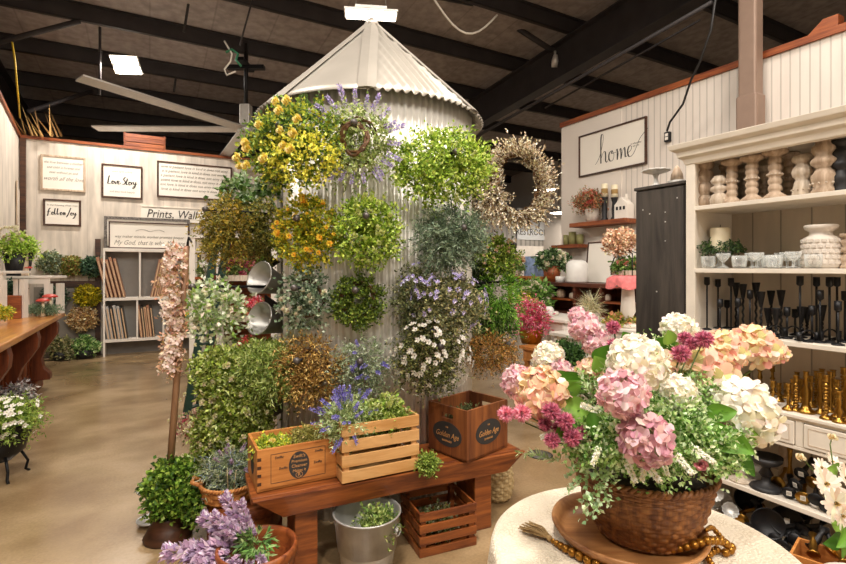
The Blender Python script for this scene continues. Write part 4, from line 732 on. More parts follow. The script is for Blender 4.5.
for px, py, Y, L_, ax in ((606,395,1.36,.09,85),(602,398,1.36,.08,60),(612,392,1.36,.08,110),(597,400,1.34,.07,130),(560,462,1.3,.06,160),(540,455,1.3,.06,170)):   # rosemary like sprigs
    th = math.radians(ax); d_ = np.array([math.cos(th), -.2, math.sin(th)]); P = np.array(Vector(at(px, py, Y))-B0)+d_*np.linspace(0, L_, 34)[:, None]; put('needle_sprig', [leafs('f', P, rdir(34)+d_*.9, .02, .005, ['#8a9a6a', '#a7b38a', '#6a7c4a'])], bq, LEAF)
AST = spike_mesh(['#e9e4d2', '#d9d6ba', '#f3f0e4'], 160, 1, .1, '#8a9a5a')
for px, py, Y, L_, ax in ((620,448,1.2,.08,-75),(603,438,1.22,.07,-115),(632,448,1.2,.09,-60),(650,448,1.2,.08,-110),(668,444,1.2,.08,-62),(683,440,1.22,.08,-45),(657,446,1.24,.07,-80),(608,415,1.3,.09,150),(562,425,1.32,.07,-150)):
    th = math.radians(ax); d_ = Vector((math.cos(th), -.3, math.sin(th)*.75)); place('astilbe_spike', AST, PETAL, bq, Vector(at(px, py, Y))-B0, rot=d_.to_track_quat('Z', 'Y').to_euler(), sc=L_)
stm.build('stems', STEM, bq)
# ---- bead garland: a tasselled string of gilt wooden beads
GB = mat('gilt_bead', '#9a6a24', .32, .75, var=.2, scale=40)
bd = thing('bead_garland', 'string of gilt wooden beads with a twine tassel lying round the tray', 'bead garland', (TX, TY, .751)); O = Vector((TX, TY, .751))
def run(pts, r0, r1):
    pts = [Vector(p) for p in pts]; seg = []; tot = 0
    for i in range(len(pts)-1): seg.append((tot, pts[i], pts[i+1])); tot += (pts[i+1]-pts[i]).length
    s = 0
    while s < tot:
        f = s/tot; r = r0+(r1-r0)*(math.sin(PI*f) if r0 < r1 else f)
        for (a_, p_, q_) in seg:
            if s <= a_+(q_-p_).length: c = p_.lerp(q_, (s-a_)/max(1e-6, (q_-p_).length)); break
        o = place('bead', BEAD, GB, bd, c-O, sc=r); s += r*1.85
BEAD = MB().ball((0, 0, 0), 1, 12, (1, 1, .95)).mesh('bead')
T = lambda px, py, z: Vector(onz(px, py, z))
run([T(553, 541, .762), T(568, 550, .764), T(590, 561, .766), T(618, 572, .766)], .0075, .0135)
run([T(648, 549, .782), T(672, 550, .782), T(694, 545, .806), T(708, 540, .812), T(722, 541, .79), T(733, 548, .765), T(727, 553, .762), T(715, 549, .764), T(707, 557, .763), T(713, 566, .762)], .008, .0125)
run([T(706, 530, .812), T(712, 527, .80), T(722, 538, .763), T(735, 550, .762)], .006, .008)
P0 = T(553, 540, .762)-O; dv = (T(526, 527, .757)-O)-P0; n = 170; S = rng.uniform(-1, 1, (n, 2)); Pp = np.tile(np.array(P0), (n, 1)); mb = MB()
for i in range(60):
    a_ = random.uniform(-1, 1); b_ = random.uniform(0, 1); e = P0+dv*random.uniform(.85, 1.1)+Vector((-dv.y, dv.x, 0))*a_*.3+Vector((0, 0, .012*b_)); mid = P0+dv*.5+Vector((-dv.y, dv.x, 0))*a_*.24+Vector((0, 0, .014*b_+.004)); mb.tube([P0, mid, e], .0014, 4)
mb.build('tassel', CLOTHB, bd); MB().ball(P0+dv*.12, .009, 10).build('tassel_knot', CLOTHB, bd)
# ================================================================ the cream hutch and what stands on it
HU, HV = 2.825, 1.83
HO = uv(HU, HV, 0)
def hw(lx, ly, z): return uv(HU+ly, HV-lx, z)
def hpx(px, ly): X, Y = ray_u(px, HU+ly); return HV-tov(X, Y), Y     # local x and depth for a picture column
hutch = thing('hutch', 'tall cream painted hutch with open shelves and drawers on the right', 'hutch', HO, RR); HL, HD = 1.75, .45
pt = lambda mb, nm, m=CREAM, bev=.003: mb.build(nm, m, hutch, bevel=bev)
BACKB = grooved('hutch_back_boards', '#cbbca6', .155, 0, .65, .5, .035, .08)
pt(MB().box(.03, HL-.03, HD-.02, HD, .05, 2.2), 'back_panel', BACKB, 0)
for x in (0, HL-.03): pt(MB().box(x, x+.03, .02, HD, .0, 2.2), 'side_panel')
for x in (0, HL-.055): pt(MB().box(x, x+.055, 0, .02, .0, 2.2), 'front_stile')
pt(MB().box(.055, HL-.055, 0, .02, 2.165, 2.2), 'frieze'); pt(MB().box(.0, HL, .0, HD, 2.2, 2.215), 'top_panel')
pr = [(.02, 2.165), (-.005, 2.17), (-.015, 2.2), (-.035, 2.215), (-.04, 2.245), (-.065, 2.26), (-.075, 2.29), (.02, 2.29)]
m_ = MB(); n = len(pr); vs = [(-.0+min(0, y), y, z) for y, z in pr]+[(HL, y, z) for y, z in pr]; m_.add(vs, [tuple(range(n-1, -1, -1)), tuple(range(n, 2*n))]+[(i, (i+1) % n, (i+1) % n+n, i+n) for i in range(n)]); pt(m_, 'crown_moulding')
m_ = MB(); vs = [(y, min(0, y), z) for y, z in pr]+[(y, HD, z) for y, z in pr]; m_.add(vs, [tuple(range(n)), tuple(range(2*n-1, n-1, -1))]+[(i, i+n, (i+1) % n+n, (i+1) % n) for i in range(n)]); pt(m_, 'side_moulding')
SH = {1: 1.917, 2: 1.548, 3: 1.18, 5: .357, 6: .085}
for k_, z in SH.items(): pt(MB().box(.03, HL-.03, .003 if k_ < 5 else .01, HD-.02, z-.026, z-.001), 'shelf')
pt(MB().box(-.0, HL, -.012, HD, .80, .818), 'counter')
pt(MB().box(.055, HL-.055, .0, .02, .642, .66).box(.055, HL-.055, 0, .02, .785, .80).box(.055, .075, 0, .02, .66, .785).box(.575, .61, 0, .02, .66, .785).box(1.11, 1.145, 0, .02, .66, .785), 'drawer_rail'); pt(MB().box(.03, HL-.03, .02, HD-.02, .635, .645), 'drawer_floor')
for x in (.078, .613, 1.148):
    dr = pt(MB().box(x, x+.494, -.006, .3, .664, .781), 'drawer', CREAM, .004); outline(x+.02, x+.474, .682, .763, -.008, .002, .002).build('drawer_groove', CARVE, dr)
def lathe_thing(nm, label, cat, prof, m, loc, group=None, seg=20, rot=None):
    o = MB().solid(prof, seg).build(nm, m, None, loc); 
    if rot: o.rotation_euler = rot
    return tag(o, label, cat, group)
def beads(z0, z1, r, n, br):          # stacked turned beads
    out = []
    for i in range(n):
        a_, b_ = z0+(z1-z0)*i/n, z0+(z1-z0)*(i+1)/n
        for q in range(5): f = q/4; out.append((r+(br-r)*math.sin(PI*f), a_+(b_-a_)*f))
    return out
def P_spindle(h, r): return [(r, 0), (r, .012), (r*.75, .022), (r*.5, .035)]+beads(.04, h-.04, r*.44, 5, r*.56)+[(r*.5, h-.035), (r*.8, h-.026), (r*1.0, h-.02), (r*1.02, h-.004), (r*.9, h)]
def P_bulb(h, r): return [(r*.9, 0), (r*.95, .015), (r*.85, h*.2), (r*.7, h*.36), (r*.55, h*.42), (r*.85, h*.5), (r*.98, h*.6), (r*.85, h*.7), (r*.55, h*.78), (r*.55, h*.82), (r*.85, h*.86), (r*.95, h*.92), (r*.9, h)]
def P_double(h, r): return [(r*.9, 0), (r*.95, .012), (r*.7, h*.12), (r*.9, h*.2), (r*.95, h*.3), (r*.6, h*.4), (r*.55, h*.44), (r*.95, h*.5), (r*.98, h*.56), (r*.62, h*.64), (r*.9, h*.72), (r*.88, h*.78), (r*.6, h*.84), (r*.62, h*.88), (r*1.0, h*.92), (r*1.0, h)]
def P_stack(h, r):
    o = []
    for i in range(4): z = h*i/4; o += [(r*.65, z), (r*.95, z+h*.05), (r, z+h*.12), (r*.9, z+h*.2), (r*.65, z+h*.245)]
    return o
def P_pawn(h, r): return [(r, 0), (r, h*.2), (r*.85, h*.34), (r*.5, h*.42), (r*.95, h*.5), (r*.95, h*.6), (r*.5, h*.68), (r*.85, h*.76), (r*.95, h*.84), (r*.7, h*.92), (r*.5, h)]
GW = 'carved wooden candle holders on the top shelf'
top = [(704,158,9,.13,P_stack,'stack-ringed carved wooden candle holder, first from the hutch\'s left post',CARVE),(719,176,8,.08,P_pawn,'short whitewashed carved holder with a small neck beside the ringed one',CARVE2),(722,166,7,.33,P_spindle,'dark carved holder half hidden behind the short whitewashed one',CARVE),
 (732,160,9.5,.10,P_spindle,'slim bead-turned holder with a flat disc top, nearest the short whitewashed one',CARVE),(746,169,7,.32,P_spindle,'carved holder standing at the back between the first two disc-topped holders',CARVE2),(752,156,10.5,.09,P_spindle,'bead-turned disc-topped holder in the middle of three alike',CARVE),(765,166,7,.33,P_spindle,'carved holder standing at the back between the last two disc-topped holders',CARVE2),
 (775,150,11,.10,P_spindle,'largest disc-topped bead-turned holder, right of its two twins',CARVE),(789,153,9,.32,P_spindle,'brown carved holder behind the gap right of the largest disc-topped holder',CARVE),(802,156,9,.12,P_bulb,'pale round-bodied holder with a carved arcade base',CARVE2),(824,134,11.5,.10,P_double,'tall double-bulb carved holder near the photo\'s right edge',CARVE),(842,140,9,.12,P_bulb,'black turned holder at the right end of the top shelf',BLACKW)]
top[-1] = top[-1][:4]+(P_double,)+top[-1][5:]
for px, py, rp, ly, fn, lb, mm in top:
    lx, Y = hpx(px, ly); h = EYE-(py-HY)/F*Y-SH[1]; r = rp/F*Y; p = hw(lx, ly, SH[1]); o = lathe_thing('candle_holder', lb, 'candle holder', fn(h, r), mm, p, GW, 24)
    if mm is CARVE or mm is CARVE2:
        d_ = MB()
        for zz in ([.5] if fn is P_spindle else [.17]):
            nb = 12
            for i in range(nb): t_ = 2*PI*i/nb; rr = r*(.58 if fn is P_spindle else .97); d_.ball((rr*math.cos(t_), rr*math.sin(t_), h*zz), r*.1, 5)
        d_.build('carved_beads', CARVE2, o)
# second shelf
lx, _ = hpx(720, .17); p = hw(lx, .17, SH[2]); o = thing('candle', 'thick cream pillar candle inside a small boxwood ring on the second shelf', 'candle', p); MB().solid([(.052, .10), (.053, .105), (.053, .235), (.046, .243)], 24).build('wax', CANDLE, o); MB().tube([(0, 0, .235), (.002, 0, .262)], .002, 5).build('wick', CORD, o); MB().solid([(.045, .0), (.04, .01), (.015, .03), (.015, .07), (.06, .095), (.06, .1)], 20).build('plate', GLASS, o)
B, D = ring_base(150, .085, .03); B = B[:, [0, 2, 1]]; D = D[:, [0, 2, 1]]; B[:, 2] = np.abs(B[:, 2])+.115; P, Q = twigs(B, D, .04, 6, .6, .1); o = put('boxwood_ring', [leafs('f', P, Q, .016, .01, G2)], None, LEAF, loc=p); tag(o, 'small dark boxwood candle ring round the cream pillar candle', 'candle ring')
gi = 0; GG = 'clear glasses on the second shelf'; glm = MB().lathe([(.0001, .004), (.03, .004), (.034, .012), (.038, .04), (.037, .07), (.035, .07), (.034, .04), (.03, .014), (.0001, .012)], 14).mesh('glass'); glm2 = MB().lathe([(.0001, .002), (.03, .002), (.03, .005), (.006, .01), (.006, .035), (.02, .045), (.036, .07), (.036, .085), (.034, .085), (.033, .07), (.0001, .05)], 14).mesh('glass')
for row, ly in enumerate((.06, .15, .24)):
    for j in range(8):
        lx = .10+.088*j+.02*row; st_ = (j+row) % 2
        if row == 1 and lx < .25: continue
        if lx > .66: continue
        if ly > .1 and ly < .25 and abs(lx-(HV-tov(*ray_u(720, HU+.17)))) < .16: continue
        o = place('drinking_glass', glm2 if st_ else glm, GLASS, None, hw(lx, ly, SH[2]+.001)); tag(o, ('stemmed' if st_ else 'squat')+' clear glass, '+ORD[j]+' from left in the second shelf\'s '+('front', 'middle', 'back')[row]+' row', 'glass', GG)
lx, Y = hpx(821, .14); h = EYE-(225-HY)/F*Y-SH[2]; r = 15.5/F*Y; v_ = lathe_thing('vase', 'pale grey ceramic vase with raised square pattern on the second shelf', 'vase', [(r*.85, 0), (r*.98, .01), (r, .03), (r, h*.6), (r*.92, h*.7), (r*.62, h*.76), (r*.6, h*.84), (r*.85, h*.9), (r*.92, h*.97), (r*.86, h)], CERAM, hw(lx, .14, SH[2]), seg=30)
kn = MB()
for i in range(5):
    for j in range(18):
        t_ = 2*PI*(j+.5*(i % 2))/18; z = .03+i*.027; M_ = Matrix.Translation((r*math.cos(t_), r*math.sin(t_), z)) @ Matrix.Rotation(t_, 4, 'Z'); kn.box(-.003, .005, -.0095, .0095, -.009, .009, M_)
kn.build('raised_pattern', CERAM, v_, bevel=.002)
lx, Y = hpx(848, .16); lathe_thing('candle_holder', 'carved wooden holder cut by the photo\'s edge beside the ceramic vase', 'candle holder', P_double(.17, .035), CARVE, hw(lx, .16, SH[2]))
# third shelf: black iron candlesticks
CUP = 'straight cup'; FL = 'flared cup'
bl = [(707,277,.1,CUP),(718,279,.22,CUP),(720,299,.06,CUP),(727,300,.28,CUP),(731,278,.12,CUP),(736,282.5,.32,FL),(738,298,.06,CUP),(743,284,.2,FL),(750,290,.08,CUP),(756,282.5,.24,FL),(761,291.5,.1,FL),(768,308,.22,FL),(771,290.5,.33,FL),(776,308,.07,FL),(781,290,.2,FL),(787,307,.1,CUP),(795,309,.28,CUP),(800,276,.08,CUP),(801.5,306.5,.2,FL),(807,307,.33,FL),(812,305.5,.1,CUP),(816.5,277,.22,CUP),(820,290,.08,CUP),(822,305,.33,FL),(829.5,277,.12,CUP),(837,277,.28,CUP),(838,301,.06,CUP),(845,291,.2,CUP)]
taken = []
for i, (px, py, ly, st_) in enumerate(bl):
    lx, Y = hpx(px, ly); h = EYE-(py-HY)/F*Y-SH[3]; rb = .026
    root = thing('candlestick', 'black candlestick with '+('a '+st_)+', '+ORD[i]+' from left on the third shelf', 'candlestick', hw(lx, ly, SH[3]), group='black candlesticks on the third shelf')
    MB().solid([(rb, 0), (rb, .005), (.009, .012)], 16).build('base', BLACKM, root)
    if st_ == FL:
        tw = [(0.0025*math.cos(a_*1.0), .0025*math.sin(a_), .01+(h-.07)*a_/30) for a_ in range(0, 31)]; MB().tube(tw, .0062, 6).build('stem', BLACKM, root); MB().solid([(.008, h-.085), (.012, h-.06), (.021, h-.004), (.021, h)], 14).build('cup', BLACKM, root)
    else: MB().tube([(0, 0, .01), (0, 0, h-.035)], .0055, 6).build('stem', BLACKM, root); MB().solid([(.008, h-.05), (.0155, h-.043), (.0155, h)], 14).build('cup', BLACKM, root)
for i, (px, ly) in enumerate(((775, .14), (793, .18), (808, .05), (830, .2))):
    lx, Y = hpx(px, ly); root = thing('candelabrum', 'low black iron candelabrum with curled arms among the candlesticks, '+ORD[i]+' from the left', 'candelabrum', hw(lx, ly, SH[3]), group='low black candelabra')
    MB().solid([(.022, 0), (.022, .004)], 14).build('base', BLACKM, root); MB().tube([(.045*math.cos(a_), 0, .004+.055*math.sin(a_)) for a_ in [PI*k/12 for k in range(13)]], .004, 6).build('arm', BLACKM, root)
    for s in (-1, 1): MB().solid([(.01, .004), (.012, .05)], 10, c=(.045*s, 0, 0)).build('cup', BLACKM, root)
# brass candlesticks on the counter
br = [(724,388,.18,0),(737,374,.1,2),(742,392,.06,1),(748,373,.3,0),(757,384,.05,0),(760,366,.28,1),(763,383,.15,2),(772.5,366,.34,0),(773,381,.05,0),(779,383,.2,1),(786,383,.3,2),(788,383.5,.05,0),(793,379,.17,1),(796,375.5,.07,2),(801,379,.28,0),(806,371.5,.08,3),(811,376,.22,0),(816.5,371,.3,2),(820.5,373,.12,1),(826,375,.04,2),(830,371.5,.2,0),(833,370,.32,1),(837,379.5,.11,2),(839,391,.03,1),(843.5,367.5,.2,2),(846,376,.08,1),(849,368,.3,0),(852,380,.04,2),(797,372,.36,2),(822,369,.38,0)]
for i, (px, py, ly, st_) in enumerate(sorted(br)):
    lx, Y = hpx(px, ly); z0 = .818; h = max(.06, EYE-(py-HY)/F*Y-z0); r = .027; e_ = [(r, 0), (r, .004), (r*.8, .012), (r*.4, .02)]; tp = [(r*.3, h-.035), (r*.55, h-.03), (r*.42, h-.026), (r*.45, h-.004), (r*.6, h)]
    if st_ == 0: pf = e_+[(r*.25, .03), (r*.3, h*.5), (r*.55, h*.55), (r*.3, h*.6)]+tp
    elif st_ == 1: pf = e_+[(r*.28, .03), (r*.7, h*.35), (r*.28, h*.5), (r*.5, h*.6)]+tp
    elif st_ == 2: pf = e_+beads(.024, h-.04, r*.22, max(3, int(h/.022)), r*.5)+tp
    else: pf = [(r*1.5, 0), (r*1.5, .01), (r*.9, .02), (r*.55, .05), (r*.8, h*.5), (r*.4, h*.65), (r*.45, h*.7)]+tp
    lathe_thing('candlestick', ('plain', 'single-knob', 'bead-turned', 'broad based')[st_]+' brass candlestick on the hutch counter, '+ORD[i]+' counting from the left', 'candlestick', pf, BRASS, hw(lx, ly, z0+.001), 'brass candlesticks on the counter', 16)
# lower shelf
def low(px, ly, py, z): lx, Y = hpx(px, ly); return hw(lx, ly, z+.001), EYE-(py-HY)/F*Y-z, Y
z5 = SH[5]; p, h, Y = low(766, .09, 456, z5); lathe_thing('pedestal_stand', 'black turned pedestal bowl on the lower shelf', 'pedestal', [(.075, 0), (.078, .008), (.06, .02), (.025, .035), (.02, .06), (.032, .08), (.034, h*.45), (.018, h*.62), (.025, h*.7), (.06, h*.78), (.075, h*.86), (.078, h), (.07, h-.005), (.05, h*.88)], BLACKW, p, seg=26)
p, h, Y = low(741, .08, 461, z5); lathe_thing('candle_holder', 'pale wooden holder on a wide foot on the lower shelf', 'candle holder', [(.062, 0), (.062, .008), (.03, .02), (.02, .04), (.03, .06), (.03, h*.8), (.036, h)], CARVE2, p)
p, h, Y = low(756, .2, 464, z5); lathe_thing('ribbed_tumbler', 'grey ribbed glass cylinder behind the pale wooden holder', 'tumbler', [(.034, 0), (.036, h)], MILK, p)
p, h, Y = low(727, .12, 465, z5); lathe_thing('jar', 'squat cream jar on the lower shelf left of the pale holder', 'jar', [(.03, 0), (.042, .02), (.042, h*.6), (.028, h*.8), (.032, h)], CARVE2, p)
p, h, Y = low(714, .1, 466, z5); lathe_thing('jar', 'small black jar at the left end of the lower shelf', 'jar', [(.028, 0), (.034, .02), (.034, h*.6), (.022, h*.85), (.026, h)], BLACKW, p)
p, h, Y = low(785, .3, 420, z5); lathe_thing('turned_post', 'carved wooden post rising at the back of the lower shelf', 'post', P_stack(min(h, .27), .03), CARVE, p)
p, h, Y = low(790, .2, 425, z5); lathe_thing('candlestick', 'upright brass candlestick on the lower shelf beside the carved post', 'candlestick', [(.024, 0), (.022, .01), (.01, .03), (.016, .08), (.008, .13), (.012, .2), (.014, .22)], BRASS, p)
TAGM = mat('price_tag', '#e8e4da', .6, var=.02)
def lying(nm, lb, cat, pf, m, p, rx, rz, grp=None, tagd=None):
    o = lathe_thing(nm, lb, cat, pf, m, p, grp, rot=(rx, 0, rz))
    if tagd: 
        t_ = MB().box(-.011, .011, -.013, .013, -tagd-.001, -tagd+.0002).build('price_tag', TAGM, o); 
        for k in range(4): MB().box(-.008+.0045*k, -.0065+.0045*k, -.008, .008, -tagd-.0015, -tagd-.0009).build('tag_bars', INK, t_)
    return o
cs = [(.032, 0), (.034, .006), (.02, .012), (.009, .02), (.012, .06), (.007, .1), (.014, .14), (.016, .16)]
for i, (px, py, ly, m, lb) in enumerate(((789,497,.05,BLACKM,'black candlestick with a tagged foot, lowest of the heap on the lower shelf'),(795,485,.08,BLACKM,'black candlestick with a tagged foot, middle of the heap on the lower shelf'),(801,474,.12,BLACKM,'black candlestick with a tagged foot, top of the heap on the lower shelf'),(778,484,.14,BRASS,'brass candlestick lying at the left of the heap on the lower shelf'),(803,499,.05,BRASS,'brass candlestick lying right of the black tagged one on the lower shelf'),(812,483,.12,BRASS,'brass candlestick leaning at the right of the heap on the lower shelf'),(816,500,.04,BLACKM,'plain black candlestick foot at the right end of the lower shelf'),(827,512,.04,BLACKM,'small black foot beside the white daisies on the lower shelf'))):
    lx, Y = hpx(px, ly); z = EYE-(py-HY)/F*Y; z = max(z, z5+.034); lying('candlestick', lb, 'candlestick', cs, m, hw(lx, ly, z), -PI/2+.25, RR+random.uniform(-.3, .5), 'candlesticks heaped on the lower shelf', 0.0005 if 'tagged' in lb else None)
# bottom shelf: tins and pans
z6 = SH[6]
for i, (px, py, ly, r) in enumerate(((707,486,.2,.045),(706,502,.12,.04),(716,494,.05,.04),(722,503,.2,.055),(730,511,.06,.042),(713,512,.1,.045),(700,495,.3,.045))):
    lx, Y = hpx(px, ly); z = max(EYE-(py-HY)/F*Y, z6+.05); o = thing('fluted_tin', 'grey fluted tart tin in the pile on the bottom shelf, '+ORD[i]+' from its left', 'tin', hw(lx, ly, z), group='fluted tins on the bottom shelf', rot=(random.uniform(.3, 1.2), random.uniform(-.5, .5), random.uniform(-1, 1)))
    MB().lathe([(.0001, 0), (r*.6, 0), (r, r*.6), (r*.96, r*.6), (r*.56, .004), (.0001, .004)], 48, fn=lambda t_, z_, j: (.0025*math.sin(12*t_) if j > 0 and j < 5 else 0)).build('tin_body', GALV, o)
for i, (px, py, ly, r, rz_) in enumerate(((767,523,.04,.078,.1),(787,521,.1,.075,-.25),(745,498,.25,.07,.4),(800,505,.3,.07,.2))):
    lx, Y = hpx(px, ly); z = max(EYE-(py-HY)/F*Y, z6+r*.98); o = thing('frying_pan', ('round black skillet standing on edge at the front of the bottom shelf', 'black pan with a tag standing right of the front skillet', 'black pan in shadow at the back above the fluted tins', 'black pan at the back right of the bottom shelf')[i], 'pan', hw(lx, ly, z), group='black pans on the bottom shelf', rot=(PI/2-.28, 0, RR+rz_+.55))
    MB().lathe([(.0001, 0), (r*.9, 0), (r, .028), (r*.96, .028), (r*.86, .004), (.0001, .004)], 36).build('pan_body', BLACKM, o)
    MB().bar((r*.95, .0, .018), (r*1.0+.07, .03, .02), .018, .006).build('handle', BLACKM, o)
    if i == 1: MB().box(-.012, .012, -.014, .014, .004, .006).build('price_tag', TAGM, o)
for i, (px, py, ly) in enumerate(((742,520,.08),(736,514,.14),(750,528,.05),(775,540,.03),(756,505,.2),(795,540,.06),(802,530,.1),(783,548,.02),(812,532,.12),(764,548,.05))):
    lx, Y = hpx(px, ly); z = max(EYE-(py-HY)/F*Y, z6+.035); br_ = i in (0, 1)
    lying('candlestick', ('brass' if br_ else 'black')+' candlestick lying in the jumble on the bottom shelf, '+ORD[i]+' of them', 'candlestick', cs, BRASS if br_ else BLACKM, hw(lx, ly, z), random.uniform(-1.7, -1.1), RR+random.uniform(-1, 1), 'candlesticks jumbled on the bottom shelf')
# dark cabinet beside the hutch
cb = thing('dark_cabinet', 'narrow charcoal brown wooden cabinet left of the cream hutch', 'cabinet', uv(HU, 2.185, 0), RR); DKC = wood('charcoal_boards', '#2b2725', '#4a433d', 2, .55, 7)
MB().box(0, .345, .012, .43, 0, 2.06).build('body', DKC, cb, bevel=.003); MB().box(.006, .339, 0, .012, .05, 2.05).build('door', DKC, cb, bevel=.003); MB().box(-.004, .349, -.008, .435, 2.06, 2.08).build('top', DKC, cb, bevel=.003)
hd = [o for o in bpy.data.objects if o.parent == cb and o.name.startswith('door')][0]
for (x, z) in ((.11, 1.9), (.22, 1.9), (.22, 1.84), (.3, 1.98), (.22, 1.72), (.06, 1.93), (.16, 1.4)): MB().box(x-.004, x+.004, -.002, 0, z-.004, z+.004).build('nail_head', GALV, hd)
X, Y = ray_u(656, HU+.12); o = thing('cake_stand', 'white scalloped cake stand on top of the dark cabinet', 'cake stand', (X, Y, 2.081)); MB().solid([(.045, 0), (.04, .012), (.016, .03), (.012, .07), (.02, .09)], 20).build('stem', MILK, o); MB().lathe([(.0001, .09), (.03, .092), (.085, .112), (.09, .118), (.085, .12), (.03, .1), (.0001, .098)], 48, fn=lambda t_, z_, j: .005*math.sin(12*t_) if 1 < j < 5 else 0).build('plate', MILK, o)
X, Y = ray_u(677, HU+.2); o = thing('cloche', 'small wooden dome standing on a glass dish, beside the cake stand', 'dome', (X, Y, 2.081)); MB().solid([(.03, 0), (.05, .02), (.058, .04)], 20).build('dish', MILK, o); MB().solid([(.04, .041), (.036, .08), (.02, .12), (.006, .14)], 16).build('dome', CARVE, o)
# box of brass things and the white daisies in the corner
q = Vector(uv(2.36, 1.22, 0)); bq2 = thing('wooden_box', 'small orange brown wooden box of brass pieces in the lower right corner', 'box', onz(789, 553, .25)[:2]+(0,), RR+.25); W, Dp, H = .34, .2, .25
bo = Vector(bq2.location)
for (x0, x1, y0, y1, nm) in ((0, W, 0, .012, 'front_panel'), (0, W, Dp-.012, Dp, 'back_panel'), (0, .012, .012, Dp-.012, 'side_panel'), (W-.012, W, .012, Dp-.012, 'side_panel'), (.012, W-.012, .012, Dp-.012, 'bottom_panel')): MB().box(x0, x1, y0, y1, .001, .015 if nm[0:2] == 'bo' else H).build(nm, PINE, bq2, bevel=.002)
for i, (lx, ly, lz, rx, rz_, m) in enumerate(((.08,.06,.25,-1.2,.4,BRASS),(.13,.1,.27,-1.0,-.5,BRASS),(.19,.05,.26,-1.3,.7,BRASS),(.24,.11,.27,-1.1,.1,BRASS),(.06,.12,.25,-.9,-.2,BLACKM),(.16,.14,.25,-1.0,.9,BLACKM))):
    lying('candlestick', ('brass', 'black')[m is BLACKM]+' candlestick in the small lower right box, '+ORD[i]+' from its left corner', 'candlestick', [(.022, 0), (.026, .004), (.02, .008), (.014, .02), (.018, .05), (.01, .09), (.02, .12)], m, inbox(lx, ly, lz, bo, RR+.25), rx, RR+rz_, 'candlesticks in the small wooden box')
vq = at(862, 560, 1.95); vp = thing('planter', 'green pot holding the cream daisies at the right edge', 'planter', (vq[0], vq[1], 0)); MB().lathe([(.0001, 0), (.1, 0), (.12, .28), (.13, .29), (.13, .31), (.115, .31), (.11, .28), (.0001, .26)], 28).build('pot', CERAM, vp)
dz = thing('daisy_plant', 'cream daisies with green leaves leaning in from the right edge', 'flowers', (vq[0], vq[1], .38)); DO = Vector((vq[0], vq[1], .38)); BIGD = fmesh('daisy', [leafs('d', np.stack([np.cos(a_ := np.arange(16)*PI/8), np.sin(a_), 0*a_], 1)*.1, np.stack([np.cos(a_), np.sin(a_), .35+0*a_], 1), .9, .34, ['#ece2d2', '#e2d3c0', '#f3ece0'], .04, 'petal', np.tile([0, 0, 1.], (16, 1))), leafs('c', np.zeros((60, 3)), rdir(60)+[0, 0, 1.6], .26, .1, ['#b79a5a', '#8f7a4a', '#d1ba80'], .1)])
sm_ = MB()
for px, py, Y, s_, aim in ((826,484,1.8,.055,(-.2,-1,.5)),(836,503,1.74,.06,(-.3,-1,.1)),(846,478,1.85,.05,(.1,-1,.6)),(822,468,1.95,.035,(-.5,-.6,.8)),(842,515,1.72,.045,(0,-1,-.1)),(832,462,2.0,.035,(.2,-.8,.8))):
    c = Vector(at(px, py, Y)); place('daisy', BIGD, PETAL, dz, c-DO, rot=Vector(aim).to_track_quat('Z', 'Y').to_euler(), sc=s_); sm_.tube([(0, 0, -.02), (c-DO)*.5+Vector((-.0, 0, .04)), c-DO], .003, 5)
BUDM = rose_mesh(['#e8d9b0', '#d8b98a', '#efe6c8'], 14)
for px, py, Y in ((800,458,1.85),(832,438,1.9)):
    c = Vector(at(px, py, Y)); place('daisy_bud', BUDM, PETAL, dz, c-DO, rot=(.2, -.3, 0), sc=.022); sm_.tube([(0, 0, 0), Vector(at(838, 500, 1.85))-DO, (c-DO)*.8+(Vector(at(822, 470, 1.85))-DO)*.2, c-DO], .0022, 5)
sm_.build('stems', STEM, dz)
def bigleaf_on(root, O_, *a):
    global bq, B0
    s1, s2 = bq, B0; bq, B0 = root, O_; bigleaf(*a); bq, B0 = s1, s2
for a in ((838,470,1.88,.08,150),(845,500,1.85,.09,190),(840,540,1.75,.1,160),(846,555,1.75,.1,120),(850,530,1.7,.08,200),(832,520,1.85,.06,-60)): bigleaf_on(dz, DO, *a)
# ================================================================ displays along the right wall
def rw(px, gap=.0): X, Y = ray_u(px, UR-gap); return X, Y
def wx(px, u=UR): return VR-tov(*ray_u(px, u))
a0, a1 = wx(580.4), wx(647.9); sg = thing('framed_sign', 'large framed white sign reading home on the right wall', 'sign', uv(UR-.03, VR-a0, 0), RR); SW = a1-a0; z0, z1 = 2.76, 3.40
Y0 = ray_u(580.4, UR)[1]; Y1 = ray_u(647.9, UR)[1]; z1 = (EYE+130.4/F*Y0+EYE+152.5/F*Y1)/2; z0 = (EYE+90.6/F*Y0+EYE+103.6/F*Y1)/2
MB().box(.02, SW-.02, .005, .02, z0+.02, z1-.02).build('board', PAPER, sg)
for (x_0, x_1, b0, b1) in ((0, SW, z0, z0+.022), (0, SW, z1-.022, z1), (0, .022, z0+.022, z1-.022), (SW-.022, SW, z0+.022, z1-.022)): MB().box(x_0, x_1, -.01, .022, b0, b1).build('frame', DARKW, sg)
